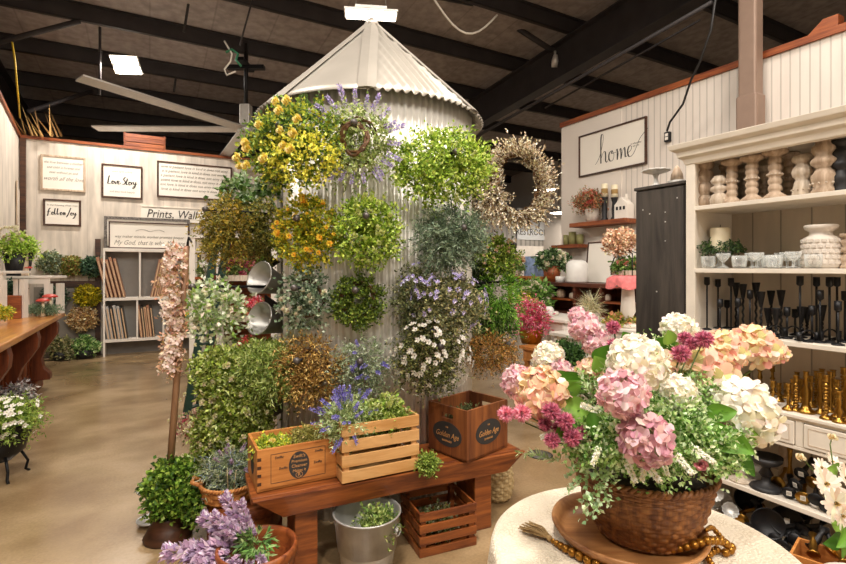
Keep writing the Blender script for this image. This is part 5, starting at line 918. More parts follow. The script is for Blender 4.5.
# "home" drawn with a brush: strokes as ribbons of varying width
def stroke(pts, w0=.008, w1=.02):
    P_ = [Vector((x, z)) for x, z in pts]; out = []
    for i in range(len(P_)-1):
        p0 = P_[max(i-1, 0)]; p1 = P_[i]; p2 = P_[i+1]; p3 = P_[min(i+2, len(P_)-1)]
        for k in range(5): t_ = k/5; out.append(.5*((2*p1)+(-p0+p2)*t_+(2*p0-5*p1+4*p2-p3)*t_*t_+(-p0+3*p1-3*p2+p3)*t_**3))
    out.append(P_[-1]); vs = []; fs = []
    for i, p_ in enumerate(out):
        d_ = (out[min(i+1, len(out)-1)]-out[max(i-1, 0)]); d_ = d_.normalized() if d_.length > 0 else Vector((1, 0)); down = max(0, -d_.y); w = (w0+(w1-w0)*down)/2; nn = Vector((-d_.y, d_.x)); a_ = p_+nn*w; b_ = p_-nn*w; vs += [(a_.x, 0, a_.y), (b_.x, 0, b_.y)]
    for i in range(len(out)-1): fs.append((2*i, 2*i+1, 2*i+3, 2*i+2))
    return vs, fs
def brush(name, letters, m, parent, loc, s, w0=.008, w1=.02):
    mb = MB()
    for dx, pts in letters: v_, f_ = stroke([((x+dx), z) for x, z in pts], w0/s, w1/s); mb.add([(x*s, y, z*s) for x, y, z in v_], f_)
    o = mb.build(name, m, parent, loc); sd = o.modifiers.new('t', 'SOLIDIFY'); sd.thickness = .001; return o
Hh = [(-.35,.0),(-.1,.35),(.1,1.0),(.12,1.35),(.02,1.4),(-.02,1.1),(-.02,.5),(-.02,0)]; Hn = [(-.02,.2),(.12,.5),(.24,.52),(.27,.3),(.27,.08),(.36,.0),(.46,.2)]
Oo = [(.3,.5),(.12,.42),(.08,.2),(.16,.02),(.32,.04),(.38,.26),(.3,.46),(.26,.36),(.5,.38)]
Mm = [(0,.45),(.06,.5),(.08,.25),(.08,0),(.16,.35),(.26,.5),(.29,.25),(.29,0),(.38,.36),(.48,.5),(.51,.25),(.53,.05),(.64,.08)]
Ee = [(0,.18),(.2,.3),(.24,.46),(.12,.5),(.03,.28),(.1,.03),(.28,.05),(.45,.28),(.7,.75),(1.1,1.1)]
zc = (z0+z1)/2
brush('lettering', [(0, Hh), (0, Hn), (.38, Oo), (.88, Mm), (1.5, Ee)], INK, sg, (SW*.36, .003, zc-.17), .29, .006, .02)
text('small_lettering', 'is wherever\nwe are', .035, INKG, sg, (SW*.86, .003, zc-.02), .2)
def fshelf(px0, px1, py, dep, lb, thick=.035):
    a, b_ = wx(px0), wx(px1); Yc = ray_u((px0+px1)/2, UR-dep)[1]; z = EYE-(py-HY)/F*Yc; o = tag(MB().box(0, b_-a, 0, dep, z-thick, z).build('wall_shelf', REDW, None, uv(UR-dep, VR-a, 0), RR, bevel=.003), lb, 'shelf'); return z
zA = fshelf(584, 640, 219, .3, 'upper brown floating shelf on the right wall with candles and a white house', .06); zB = fshelf(563, 590, 244, .25, 'lower brown floating shelf on the right wall with three green candles', .05)
def onw(px, g, z): X, Y = ray_u(px, UR-g); return (X, Y, z+.001), Y
p, Y = onw(592, .15, zA); o = thing('flower_pot', 'pale ceramic pot of dried peach flowers on the upper floating shelf', 'pot', p); MB().solid([(.07, 0), (.1, .1), (.1, .16), (.11, .19), (.1, .19)], 20).build('pot', CERAM, o)
dr = bush('dried_flowers', 'dried rust and pink flowers in the pale pot on the upper floating shelf', (p[0]-.04, p[1], p[2]+.31), (.24, .15, .10), 260, .14, 8, .03, .014, ['#a5563a', '#7a6a42', '#c28a6a', '#5b4a2a', '#8f8f6a'], cat='flowers', m=DRY, rz=RR, ymax=.1); scatter(dr, 'blossom', rose_mesh(['#e08a74', '#eba893', '#c96a58'], 14), 16, blob_pt((.02, 0, 0), (.2, .15, .12)), .025, .045)
for px, py, lb in ((604.5, 184, 'tall black candle holder with a two-tone pillar candle, nearer the dried flowers'), (614.5, 185, 'tall black candle holder with a two-tone pillar candle, nearer the white house')):
    p, Y = onw(px, .15, zA); h = (EYE-(py-HY)/F*Y-zA); o = thing('candle_holder', lb, 'candle holder', p, group='black candle holders on the upper floating shelf'); MB().solid([(.048, 0), (.05, .02), (.032, .05), (.038, h*.3), (.028, h*.5), (.045, h*.62), (.05, h*.64)], 18).build('holder', BLACKW, o)
    c = MB().solid([(.042, h*.64), (.042, h)], 18).build('candle', CANDLE, o); MB().lathe([(.043, h*.74), (.044, h*.75), (.044, h*.86), (.043, h*.87)], 18).build('candle_band', mat('ochre_band', '#9a7b46', .6), c)
p, Y = onw(624, .14, zA); o = thing('lantern_house', 'little white ceramic house lantern on the upper floating shelf', 'lantern', p, RR); MB().prism([(-.1, 0), (.1, 0), (.1, .19), (.0, .29), (-.1, .19)], -.07, .07).build('walls', WHITE, o, bevel=.005)
for s in (-.055, 0, .055): MB().box(s-.016, s+.016, -.073, -.07, .12, .165).build('window', BLACKM, o)
MB().box(.03, .05, -.02, .02, .24, .33).build('chimney', WHITE, o)
for px, py, r, lb in ((566, 235, .042, 'left of the three'), (572.5, 232, .055, 'tallest in the middle of the three'), (580, 234.5, .05, 'right of the three')):
    p, Y = onw(px, .13, zB); h = EYE-(py-HY)/F*Y-zB; tag(MB().solid([(r, 0), (r, h)], 18).build('pillar_candle', CANDG, None, p), 'sage green pillar candle on the lower floating shelf, '+lb, 'candle', 'green candles on the lower floating shelf')
# white tables
UT = 4.15; tz = .95
xA = UT; a = VR-tov(*ray_u(498, UT)); b_ = VR-tov(*ray_u(636, UT))
def wtable(px0, px1, z, dep, u, lb, m=WHITE, nm='display_table'):
    A0 = tov(*ray_u(px0, u)); L_ = A0-tov(*ray_u(px1, u)); t_ = thing(nm, lb, 'table', uv(u, A0, 0), RR); MB().box(0, L_, 0, dep, z-.035, z).build('tabletop', m, t_, bevel=.004); MB().box(.04, L_-.04, .03, .05, z-.16, z-.035).build('apron', m, t_)
    for x in (.03, L_-.1):
        for y in (.03, dep-.1): MB().solid([(.03, 0), (.035, .1), (.025, .3), (.04, z*.6), (.03, z*.7), (.045, z-.16), (.045, z-.036)], 14, c=(x+.035, y+.035, 0)).build('leg', m, t_)
    return t_, A0, L_
wtable(499, 566, .95, .9, UT, 'long white painted display table holding the far plants beyond the silo'); wtable(573, 655, .93, .9, 4.2, 'white display table under the brown cubby unit, nearest the dark cabinet')
t_, A0, L_ = wtable(549, 588, .86, .34, 3.78, 'low white side bench in front of the display tables')
# brown cubby unit
A0 = tov(*ray_u(542, 4.8)); L_ = A0-tov(*ray_u(642, 4.8)); cu = thing('cubby_unit', 'dark brown wooden cubby unit standing on the white display table', 'shelf unit', uv(4.8, A0, .951), RR); DB = wood('walnut_brown', '#3a1a10', '#6a3420', 0, .45, 8); Hc = .405
MB().box(-.02, L_, -.01, .3, Hc-.05, Hc).build('top', DB, cu, bevel=.003); MB().box(0, L_-.02, .28, .3, 0, Hc-.05).build('back_panel', DB, cu); MB().box(0, L_-.02, .0, .28, .0, .02).build('bottom_panel', DB, cu)
for x in (0, L_*.36, L_*.62, L_-.06): MB().box(x, x+.04, 0, .28, .02, Hc-.05).build('divider', DB, cu)
for x in (.04, L_*.62+.04): MB().box(x, x+L_*.3, 0.01, .27, .17, .19).build('shelf', REDW, cu)
ztop = .951+Hc
def onu(px, u, z): X, Y = ray_u(px, u); return (X, Y, z+.001)
def hgt(px, u, py, z): Y = ray_u(px, u)[1]; return EYE-(py-HY)/F*Y-z
h = hgt(577, 4.95, 260, ztop); o = thing('glass_jar', 'large grey ribbed glass jar on the brown cubby unit', 'jar', onu(577, 4.95, ztop)); MB().lathe([(.0001, 0), (.13, 0), (.14, .02), (.14, h*.8), (.11, h*.95), (.06, h), (.0001, h)], 48, fn=lambda t_, z_, j: .003*math.sin(24*t_) if 1 < j < 5 else 0).build('jar_body', MILK, o)
o = thing('glass_jar', 'small ribbed glass jar left of the large one on the cubby unit', 'jar', onu(560.5, 4.9, ztop)); MB().solid([(.065, 0), (.07, .07), (.06, .08)], 24).build('jar_body', MILK, o)
p = onu(552, 5.0, ztop); o = thing('flower_pot', 'brown pot of white roses at the left end of the cubby unit', 'pot', p); MB().solid([(.1, 0), (.13, .22), (.12, .22)], 20).build('pot', REDW, o)
wr = bush('rose_bush', 'dark green foliage with white roses in the brown pot on the cubby unit', (p[0], p[1], p[2]+.31), (.22, .16, .11), 220, .11, 7, .045, .03, ['#3f5a34', '#5a7548', '#2c4024', '#7f956a'], cat='plant', droop=.3); scatter(wr, 'rose', CROSE, 14, blob_pt((0, 0, 0), (.22, .17, .13)), .03, .055)
A0 = tov(*ray_u(591, 5.45)); L_ = A0-tov(*ray_u(655, 5.45)); h = 1.95; o = thing('framed_print', 'tall thin dark frame with white print leaning behind the pink cloth', 'framed print', uv(5.32, A0, ztop-.02), RR, rot=(-.12, 0, RR)); fz = .58
MB().box(.015, L_-.015, .006, .014, .015, fz-.015).build('print', PAPER, o)
for (a_, b_, c_, d_) in ((0, L_, 0, .02), (0, L_, fz-.02, fz), (0, .02, .02, fz-.02), (L_-.02, L_, .02, fz-.02)): MB().box(a_, b_, 0, .02, c_, d_).build('frame', DARKW, o)
# baluster stand with pink cloth and wire basket of flowers
p = onu(628, 4.35, .935); h = hgt(628, 4.35, 276, .935); o = thing('pedestal_stand', 'white turned baluster stand carrying the wire basket', 'pedestal', p); MB().solid([(.09, 0), (.09, .03), (.05, .06), (.045, .1), (.075, .16), (.06, h-.12), (.04, h-.07), (.06, h-.04), (.055, h-.03)], 24).build('baluster', WHITE, o); MB().solid([(.14, h-.03), (.14, h)], 24).build('top', WHITE, o)
zp = .935+h; cl = MB(); n = 40; vs = [(0, 0, .004)]; fs = []
for k, (r_1, zz) in enumerate(((.15, .004), (.19, -.03), (.2, -.09))):
    for i in range(n): t_ = 2*PI*i/n; rr = r_1*(1+.0*k)+(.02*math.sin(5*t_) if k else 0); vs.append((rr*math.cos(t_), rr*math.sin(t_), zz-(.05*abs(math.sin(2.5*t_)) if k == 2 else 0)))
fs += [(0, 1+i, 1+(i+1) % n) for i in range(n)]
for k in range(2): fs += [(1+k*n+i, 1+(k+1)*n+i, 1+(k+1)*n+(i+1) % n, 1+k*n+(i+1) % n) for i in range(n)]
PKC = mat('pink_cloth', '#e07a7a', .85, var=.25, scale=22); tag(cl.add(vs, fs, True).build('cloth', PKC, None, (p[0], p[1], zp+.002)), 'pink patterned cloth draped over the white baluster stand', 'cloth')
o = thing('wire_basket', 'black wire basket with arched handle on the pink cloth', 'basket', (p[0], p[1], zp+.008), RR); MB().box(-.13, .13, -.1, .1, 0, .05).build('tray', CARVE2, o, bevel=.004)
for y in (-.1, .1): MB().tube([(-.13, y, 0), (-.13, y, .1), (-.1, y*.6, .22), (0, 0, .26), (.1, y*.6, .22), (.13, y, .1), (.13, y, 0)], .006, 6).build('wire_arch', BLACKM, o)
fb = bush('small_bouquet', 'small rose and berry flowers filling the wire basket', (p[0], p[1], zp+.11), (.15, .11, .05), 150, .08, 7, .03, .018, ['#5d7a3a', '#7f9a52', '#446028'], cat='flowers'); scatter(fb, 'blossom', rose_mesh(['#dc8f86', '#e9b8a0', '#c96a6a'], 12), 14, blob_pt((0, 0, 0), (.14, .1, .06), .8), .02, .032)
hy = bush('dried_hydrangea', 'dried beige hydrangea bunch above the picture frame on the right wall', at(619, 241, 5.15), (.16, .12, .12), 260, .07, 6, .034, .028, ['#c9a183', '#dcbba0', '#a87e60', '#e3cbb4'], cat='flowers', m=DRY); 
q = at(619, 241, 5.15); o = thing('glass_vase', 'slim glass vase holding the dried beige hydrangea', 'vase', (q[0], q[1], ztop+.001)); MB().lathe([(.0001, .0), (.05, 0), (.055, .1), (.03, .2), (.03, q[2]-ztop-.08), (.028, q[2]-ztop-.08), (.027, .2), (.0001, .01)], 18).build('vase_body', GLASS, o); MB().tube([(0, 0, .02), (0, 0, q[2]-ztop-.03)], .006, 6).build('stem', VINE, o)
# things in and before the cubbies
def smallpot(px, u, z, py, nm, lb, r, m, pal, cat='plant', t='leaf', R_=None, ll=.04, lw=.02, fl=None, n=130):
    p = onu(px, u, z); hp = r*1.1; o = thing('flower_pot', lb[0], 'pot', p); MB().solid([(r*.75, 0), (r, hp*.9), (r*1.05, hp), (r*.95, hp)], 18).build('pot', m, o); R_ = R_ or (r*1.6, r*1.4, r*1.3)
    b_ = bush(nm, lb[1], (p[0], p[1], p[2]+hp+R_[2]*.75), R_, n, R_[2]*.8, 7, ll, lw, pal, t, cat=cat, lo=0)
    if fl: scatter(b_, fl[0], fl[1], fl[2], blob_pt((0, 0, 0), R_, .6), fl[3], fl[4])
    return b_
smallpot(531, 3.95, .66, 322, 'pink_blossoms', ('hammered gold bowl of deep pink blossoms beyond the bench', 'spiky deep pink blossoms in the gold bowl'), .15, BRASS, ['#c9506e', '#e0708c', '#a83a58', '#8a9a5a', '#e895a8'], 'flowers', R_=(.2, .16, .2), ll=.05, lw=.014, fl=('blossom', SMALLP, 30, .02, .035), n=220)
tw_, _, _ = wtable(519, 556, .66, .45, 3.72, 'low brown wooden table carrying the gold bowl', PINE)
smallpot(592, 4.45, .935, 300, 'ornamental_grass', ('pale square pot of ornamental grass before the cubbies', 'tuft of pale dry grass blades before the cubby unit'), .09, CERAM, ['#c9bfa0', '#a9a27a', '#ddd5bb', '#8f9068'], 'grass', 'needle', (.08, .07, .1), .15, .008, n=34)
smallpot(534, 4.5, .951, 285, 'white_orchids', ('terracotta pot of white blossoms on the far white table', 'white blossoms with green leaves on the far white table'), .1, CARVE, ['#5c7f3a', '#7fa052', '#446428'], 'flowers', R_=(.17, .14, .17), ll=.1, lw=.03, fl=('blossom', CROSE, 18, .04, .06))
smallpot(527, 4.35, .951, 298, 'yellow_green_plant', ('small pot of yellow green leaves beside the white books', 'yellow and green leafy plant beside the white books'), .08, CARVE2, ['#8fa044', '#c2a94a', '#6f8a35', '#d9b858'])
smallpot(567, 3.9, .30, 343, 'green_shrub', ('white pot under the side bench', 'dark green shrub beneath the low white side bench'), .15, WHITE, ['#3f6030', '#5a7d44', '#2c4820'], R_=(.2, .18, .14)) if False else None
o = bush('green_plant', 'dark green plant on the round white stool behind the bouquet', onu(567, 3.55, .71), (.17, .15, .11), 190, .1, 7, .04, .02, ['#3f6030', '#5a7d44', '#2c4820'], cat='plant', lo=0)
o = thing('round_stool', 'round white stool beyond the bouquet', 'stool', onu(568, 3.55, 0)); MB().solid([(.2, .56), (.21, .58), (.21, .6), (.2, .61)], 28).build('seat', WHITE, o)
for k in range(4): MB().tube([(.17*math.cos(k*PI/2), .17*math.sin(k*PI/2), 0), (.12*math.cos(k*PI/2), .12*math.sin(k*PI/2), .56)], .02, 8).build('leg', WHITE, o)
for i, (px, u, z, r, h, m, lb) in enumerate(((539.5,4.25,.951,.06,.13,MILK,'white ribbed votive jar, left of the pair on the white table'),(549,4.25,.951,.06,.13,MILK,'white ribbed votive jar, right of the pair on the white table'),(555,4.5,.951,.05,.05,CERAM,'small beige dish right of the two votive jars'),(561,4.92,1.142,.06,.12,CARVE,'brown clay figure in the cubby\'s upper left'),(573,4.92,1.142,.05,.08,CARVE2,'pale clay pumpkin on the shelf of the cubby unit'),(552,4.92,1.142,.035,.05,CARVE,'tiny brown pot at the left of the cubby shelf'),(607,4.92,1.142,.05,.09,CARVE2,'pale figurine on the right cubby shelf'))):
    tag(MB().solid([(r*.7, 0), (r, h*.2), (r, h*.75), (r*.7, h*.95), (r*.5, h)], 18).build('ornament', m, None, onu(px, u, z)), lb, 'ornament')
sp = bush('succulents', 'low tray of moss and succulents at the right end of the white table', onu(622, 4.32, 1.0), (.2, .1, .06), 190, .06, 6, .04, .025, ['#8f9a4a', '#b3a95a', '#6f7d35', '#c98a6a'], cat='plant', lo=0)
# orange wood bookcase with white books and blue pictures
A0 = tov(*ray_u(508, 4.9)); L_ = A0-tov(*ray_u(541, 4.9)); hh = hgt(515, 4.9, 276, .951); o = thing('wooden_bookcase', 'small orange wood bookcase on the far white table', 'bookcase', uv(4.9, A0, .951), RR)
for x in (0, L_*.55, L_-.03): MB().box(x, x+.03, 0, .25, 0, hh-.03).build('side_panel', PINE, o)
MB().box(-.01, L_+.01, -.01, .26, hh-.03, hh).build('top', PINE, o); MB().box(.03, L_-.03, .23, .25, 0, hh-.03).build('back_panel', DARKW, o)
for i, lb in enumerate(('left', 'right')):
    q = uv(4.98, A0-L_*(.2+.2*i)); tag(MB().box(-.03, .03, -.09, .09, 0, .31).build('book', WHITE, None, (q[0], q[1], .956), RR, bevel=.002), 'white spined book leaning in the orange bookcase, '+lb+' one', 'book')
BLU = mat('blue_print', '#8ea6cf', .6, var=.35, scale=14)
for i, (px, py, w, h, lb) in enumerate(((531, 263, .3, .3, 'blue and white picture card on the orange bookcase, upper left of the pair'), (541, 268, .26, .28, 'blue and white picture card beside the white roses'))):
    p = onu(px, 5.1, .951+hh); tag(MB().box(-w/2, w/2, -.01, .01, 0, h).build('picture_card', BLU, None, p, RR), lb, 'picture')
smallpot(516, 5.0, .951+hh, 262, 'peach_flowers', ('small white pot of peach blossoms on the orange bookcase', 'peach and cream blossoms on the orange bookcase'), .08, WHITE, ['#7f9a52', '#5d7a3a'], 'flowers', R_=(.17, .14, .13), fl=('blossom', rose_mesh(['#e9c3a0', '#f0dcc0', '#dca57f'], 14), 22, .03, .05))
# restrooms sign on the far partition
vF = 12.97; k = lambda px: wallpt(px, vF); X0, Y0 = k(517); X1, Y1 = k(549); L_ = math.hypot(X1-X0, Y1-Y0); zt = EYE-(209-HY)/F*(Y0+Y1)/2; zb = EYE-(240-HY)/F*(Y0+Y1)/2; o = thing('restroom_sign', 'white restrooms sign with two black figures on the far partition', 'sign', (X0, Y0, 0), RB); SG = mat('sign_face', '#e9edf0', .5, var=.01)
MB().box(0, L_, -.02, .02, zb, zt).build('panel', SG, o); text('lettering', 'RESTROOMS', .235*L_/1.1, INK, o, (L_/2, -.022, zb+(zt-zb)*.24), 0, .9)
for x, sk in ((.36, 0), (.66, 1)):
    f = MB(); bz = zb+(zt-zb)*.44; S_ = (zt-zb)*.5; cx = L_*x; f.prism([(cx+.075*S_*math.cos(a_), bz+S_*.9+.075*S_*math.sin(a_)) for a_ in [2*PI*i/16 for i in range(16)]], -.024, -.021)
    if sk: f.prism([(cx-.06*S_, bz+.8*S_), (cx+.06*S_, bz+.8*S_), (cx+.2*S_, bz+.3*S_), (cx-.2*S_, bz+.3*S_)][::-1], -.024, -.021)
    else: f.prism([(cx-.14*S_, bz+.8*S_), (cx+.14*S_, bz+.8*S_), (cx+.1*S_, bz+.35*S_), (cx-.1*S_, bz+.35*S_)][::-1], -.024, -.021)
    f.box(cx-.08*S_, cx-.02*S_, -.024, -.021, bz, bz+.36*S_).box(cx+.02*S_, cx+.08*S_, -.024, -.021, bz, bz+.36*S_); f.build('figure', INK, o)
X, Y = wallpt(530, 12.6); o = tag(MB().box(-2.0, .6, 0, .35, 0, EYE+(268-246)/F*Y).build('far_counter', WHITE, None, (X, Y, 0), RB), 'long white fixture in front of the far partition under the sign', 'fixture')
# ================================================================ long counter on the left
ct = thing('counter', 'long wooden shop counter with scrolled brackets along the left', 'counter', uv(-1.01, 8.24, 0), A)
MB().box(-.75, .0, -7.5, 0, .89, .95).build('countertop', COUNTW, ct, bevel=.012); MB().box(-.7, -.3, -7.4, -.1, .0, .89).build('base', COUNTB, ct)
MB().box(-.3, -.22, -7.4, -.1, 0.0, .13).build('plinth', COUNTB, ct, bevel=.01); MB().box(-.3, -.27, -7.4, -.1, .8, .89).build('upper_rail', COUNTB, ct)
cpro = [(-.3, .89), (-.04, .89), (-.02, .8), (-.03, .7), (-.09, .6), (-.16, .5), (-.19, .4), (-.17, .28), (-.13, .24), (-.1, .2), (-.1, .13), (-.3, .13)]
for i in range(5): MB().prism(cpro[::-1], -.45-1.25*i, -.3-1.25*i).build('scroll_bracket', COUNTB, ct, bevel=.006)
for i in range(5):
    y0, y1 = -1.55-1.25*i, -.45-1.25*i; o = MB().box(-.3, -.285, y0+.12, y1-.12, .2, .24).box(-.3, -.285, y0+.12, y1-.12, .72, .76).box(-.3, -.285, y0+.12, y0+.16, .24, .72).box(-.3, -.285, y1-.16, y1-.12, .24, .72).build('panel_moulding', COUNTB, ct); MB().solid([(.03, .24), (.045, .35), (.025, .5), (.045, .62), (.03, .72)], 12, c=(-.28, (y0+y1)/2, 0)).build('turned_ornament', COUNTB, o)
cz = .951
def onc(px, py, z=cz): return onz(px, py, z)
# white little tables on the counter
def ministool(lb, px0, px1, py, Y, depth, hz):
    X0 = (px0-CX)/F*Y; X1 = (px1-CX)/F*Y; zt = EYE-(py-HY)/F*Y; t = thing('display_riser', lb, 'riser', (X0, Y, cz)); W_ = X1-X0; h = zt-cz; MB().box(0, W_, 0, depth, h-.03, h).build('top', WHITE, t, bevel=.003); MB().box(.02, W_-.02, .015, .03, h-.1, h-.03).build('apron', WHITE, t)
    for x in (.02, W_-.09):
        for y in (.015, depth-.08): MB().box(x, x+.07, y, y+.065, 0, h-.1).build('leg', WHITE, t)
    return zt, t
zr, _ = ministool('white wooden riser stand at the far end of the counter', 5, 50, 276, 6.3, .3, 0)
zr2, _ = ministool('white wooden riser stand at the left photo edge on the counter', -12, 3, 271, 5.6, .4, 0)
p = at(10, 274, 6.3); p = (p[0], 6.43, zr+.001); pot = thing('planter', 'black ribbed planter on the white riser', 'planter', p); hh = .3; MB().lathe([(.0001, 0), (.12, 0), (.155, hh), (.145, hh), (.11, .02), (.0001, .02)], 36, fn=lambda t_, z_, j: .003*math.sin(18*t_)).build('pot', BLACKW, pot); MB().solid([(.1, .022), (.138, .26)], 20).build('soil', SOIL, pot)
g_ = bush('leafy_plant', 'lime green plant with white flowers in the black ribbed planter', (p[0], p[1], p[2]+.4), (.17, .16, .14), 330, .12, 8, .04, .02, ['#8fae3c', '#a9c455', '#6f8f2c', '#c5d67c'], cat='plant', droop=.5); scatter(g_, 'white_flower', CROSE, 36, blob_pt((-.06, 0, .08), (.2, .18, .16), .8), .02, .035)
REDM = mat('mushroom_red', '#c4483e', .4, var=.1)
for i, (px, py, Y, r, zz, lb) in enumerate(((50,297,6.2,.085,cz,'red mushroom ornament, larger right one beside the riser'),(43,301,6.1,.075,cz,'red mushroom ornament just left of the larger one'),(19,304,6.0,.05,cz,'small red mushroom ornament under the riser'),(27,258,6.5,.07,zr,'flat red mushroom ornament beside the black planter'),(28,268,6.42,.05,zr,'small lower red mushroom ornament on the riser'))):
    q = at(px, py, Y); h = max(.06, q[2]-zz); o = thing('mushroom_ornament', lb, 'ornament', (q[0], q[1], zz+.001), group='red mushroom ornaments'); MB().solid([(r*.35, 0), (r*.22, h*.6), (r*.2, h)], 12).build('stalk', CANDLE, o); MB().solid([(r, h-.004), (r*.92, h+r*.18), (r*.6, h+r*.36), (r*.2, h+r*.44)], 22).build('cap', REDM, o)
ms = bush('moss_garland', 'grey green moss garland lying on the counter\'s far end', at(42, 309, 6.15), (.32, .1, .05), 330, .05, 9, .022, .008, ['#6f8468', '#8a9c80', '#52674c'], cat='moss', lo=0)
q = at(13, 300, 5.9); tag(MB().box(-.09, .09, -.08, .08, 0, .27).build('wooden_block', REDW, None, (q[0], q[1], cz+.001), A, bevel=.004), 'reddish wooden block box under the white riser', 'box')
q = at(22, 270, 6.4); tag(MB().box(-.07, .07, -.05, .05, 0, .3).build('wooden_block', CARVE, None, (q[0], q[1], zr+.001), A, bevel=.004), 'tan wooden block standing right of the black planter', 'box')
dg = bush('dark_succulent', 'dark green rosettes between the riser legs on the counter', at(13, 287, 6.15), (.11, .09, .08), 120, .06, 7, .04, .025, ['#2f4a38', '#48654e', '#6f8a70'], cat='plant', lo=0); MB().tube([(0, 0, -.1), (0, 0, 0)], .02, 6).build('stem', STEM, dg)
yf = bush('yellow_sprigs', 'little yellow and green sprig at the left photo edge on the counter', at(3, 312, 5.2), (.07, .07, .06), 90, .06, 6, .03, .015, ['#b5b03a', '#7f9435', '#d9c24a'], cat='plant', lo=0)
# ================================================================ back wall: posts, rail, frames
q0 = wallpt(98, VB-.04); trim(MB().box(-.04, .04, -.04, .035, 0, EYE+(268-239)/F*q0[1]), DARKW, (q0[0], q0[1], 0), RB)
qa = wallpt(48, VB-.04); qb = wallpt(98, VB-.04); Lr = math.hypot(qb[0]-qa[0], qb[1]-qa[1]); za = EYE-(287-HY)/F*qa[1]; trim(MB().box(0, Lr-.04, -.03, .03, za, za+.1), DARKW, (qa[0], qa[1], 0), RB)
trim(MB().box(0, Lr-.04, -.005, .035, za+.1, za+.21), CARVE2, (qa[0], qa[1], 0), RB); trim(MB().box(-.2, Lr-.04, .02, .036, 0, za), m_low, (qa[0], qa[1], 0), RB)
def wallframe(lb, px0, px1, py0, py1, m, fw=.03, fill=PAPER, v=VB-.03, dep=.03):
    X0, Y0 = wallpt(px0, v); X1, Y1 = wallpt(px1, v); W_ = math.hypot(X1-X0, Y1-Y0); Ym = (Y0+Y1)/2; zt = EYE-(py0-HY)/F*Ym; zb = EYE-(py1-HY)/F*Ym; t = thing('framed_print', lb, 'framed print', (X0, Y0, zb), RB, 'framed prints on the back wall'); H_ = zt-zb
    MB().box(fw, W_-fw, .008, .02, fw, H_-fw).build('print', fill, t)
    for (a_, b_, c_, d_) in ((0, W_, 0, fw), (0, W_, H_-fw, H_), (0, fw, fw, H_-fw), (W_-fw, W_, fw, H_-fw)): MB().box(a_, b_, -.004, dep, c_, d_).build('frame', m, t)
    return t, W_, H_
t, W_, H_ = wallframe('pale wood framed print with lines of script, upper left on the back wall', 40.5, 85.5, 156, 191, CARVE)
for i in range(3): text('lettering', ('the love between a mother', 'and child is forever and', 'ever without an end')[i], .062, INKG, t, (W_/2, .006, H_*(.8-.14*i)), .3, .8)
text('script', 'worth all the love', .1, INKG, t, (W_/2, .006, H_*.34), .6, .8)
t, W_, H_ = wallframe('brown framed Love Story print on the back wall', 101.5, 142.5, 165, 198.5, DARKW); 
LS = [(0, [(.1,1.3),(0,.9),(-.1,.2),(-.15,.05),(0,.0),(.3,.1)]), (.35, Oo), (.8, [(0,.45),(.12,.1),(.2,.05),(.32,.5),(.42,.4)]), (1.2, Ee[:8]), (1.95, [(.35,1.2),(.15,1.0),(.1,.75),(.3,.45),(.2,.1),(-.1,0)]), (2.35, [(.2,1.0),(.05,.3),(.1,0),(.25,.1)]), (2.3, [(0,.65),(.4,.7)]), (2.65, Oo), (3.1, [(0,.45),(.06,.1),(.1,.35),(.3,.5)]), (3.35, [(0,.5),(.08,.15),(.25,.1),(.35,.5),(.2,-.3),(-.1,-.6),(.0,-.3),(.5,.2)])]
brush('script', LS, INK, t, (W_*.17, .004, H_*.42), W_/5.6, .008, .02); text('lettering', 'once upon a time', .05, INKG, t, (W_/2, .006, H_*.8), 0, .9); text('lettering', 'and they lived happily', .05, INKG, t, (W_/2, .006, H_*.2), 0, .9)
t, W_, H_ = wallframe('small brown framed script print under the pale wood one', 43, 81, 199.5, 226, DARKW)
FJ = [(0, [(.3,1.2),(.05,.9),(-.1,0),(-.2,-.3)]), (0, [(-.2,.5),(.3,.6)]), (.4, Oo), (.9, [(.1,1.2),(0,.4),(.1,.05),(.3,.3)]), (1.3, [(.1,1.2),(0,.4),(.1,.05),(.3,.3)]), (1.7, Oo), (2.2, Mm[:9]), (2.9, [(.5,1.4),(.1,.2),(-.2,-.4)]), (3.3, Oo), (3.8, [(0,.5),(.08,.15),(.25,.1),(.35,.5),(.2,-.3),(-.1,-.6),(.5,.2)])]
brush('script', FJ, INK, t, (W_*.14, .004, H_*.42), W_/5.8, .007, .017); text('lettering', 'in the morning when i rise', .045, INKG, t, (W_/2, .006, H_*.78), 0, .9)
t, W_, H_ = wallframe('wide dark framed print with many lines of text', 157, 232, 164, 199, DARKW, .028)
for i in range(6): text('lettering', 'love is patient love is kind it does not envy it does not boast'[i*3:i*3+46], .072, INKG, t, (W_/2, .006, H_*(.86-.125*i)), .3, .95)
t, W_, H_ = wallframe('white banner reading Prints, Wall in brush lettering over the cabinet', 141, 205, 207.5, 222, PAPER, .01); text('script', 'Prints, Wall', .22, INK, t, (W_*.47, .004, H_*.5), .25, .82)
# side wall ovals
for i, (u0, z0, z1, lb) in enumerate(((.5, 2.25, 2.95, 'narrow arched wooden frame on the left wall, nearer one'), (.33, 2.15, 2.85, 'narrow arched wooden frame on the left wall next to the corner'))):
    dd = Vector((math.sin(LW), -math.cos(LW), 0)); c = Vector(cw)+dd*(u0)+Vector((math.cos(LW), math.sin(LW), 0))*.02; o = thing('arched_frame', lb, 'wall decor', (c.x, c.y, z0), math.atan2(math.cos(LW), -math.sin(LW))+PI if False else math.atan2(dd.y, dd.x)+PI); w = .06; h = z1-z0
    pr = [(-w, 0), (w, 0)]+[(w*math.cos(a_), h-w+w*math.sin(a_)) for a_ in [PI*k/10 for k in range(11)]]; MB().prism(pr[::-1], -.01, .01).build('panel', m_plain, o); MB().tube([(x, 0, z) for x, z in pr+[pr[0]]], .012, 5, False).build('rim', CARVE, o)
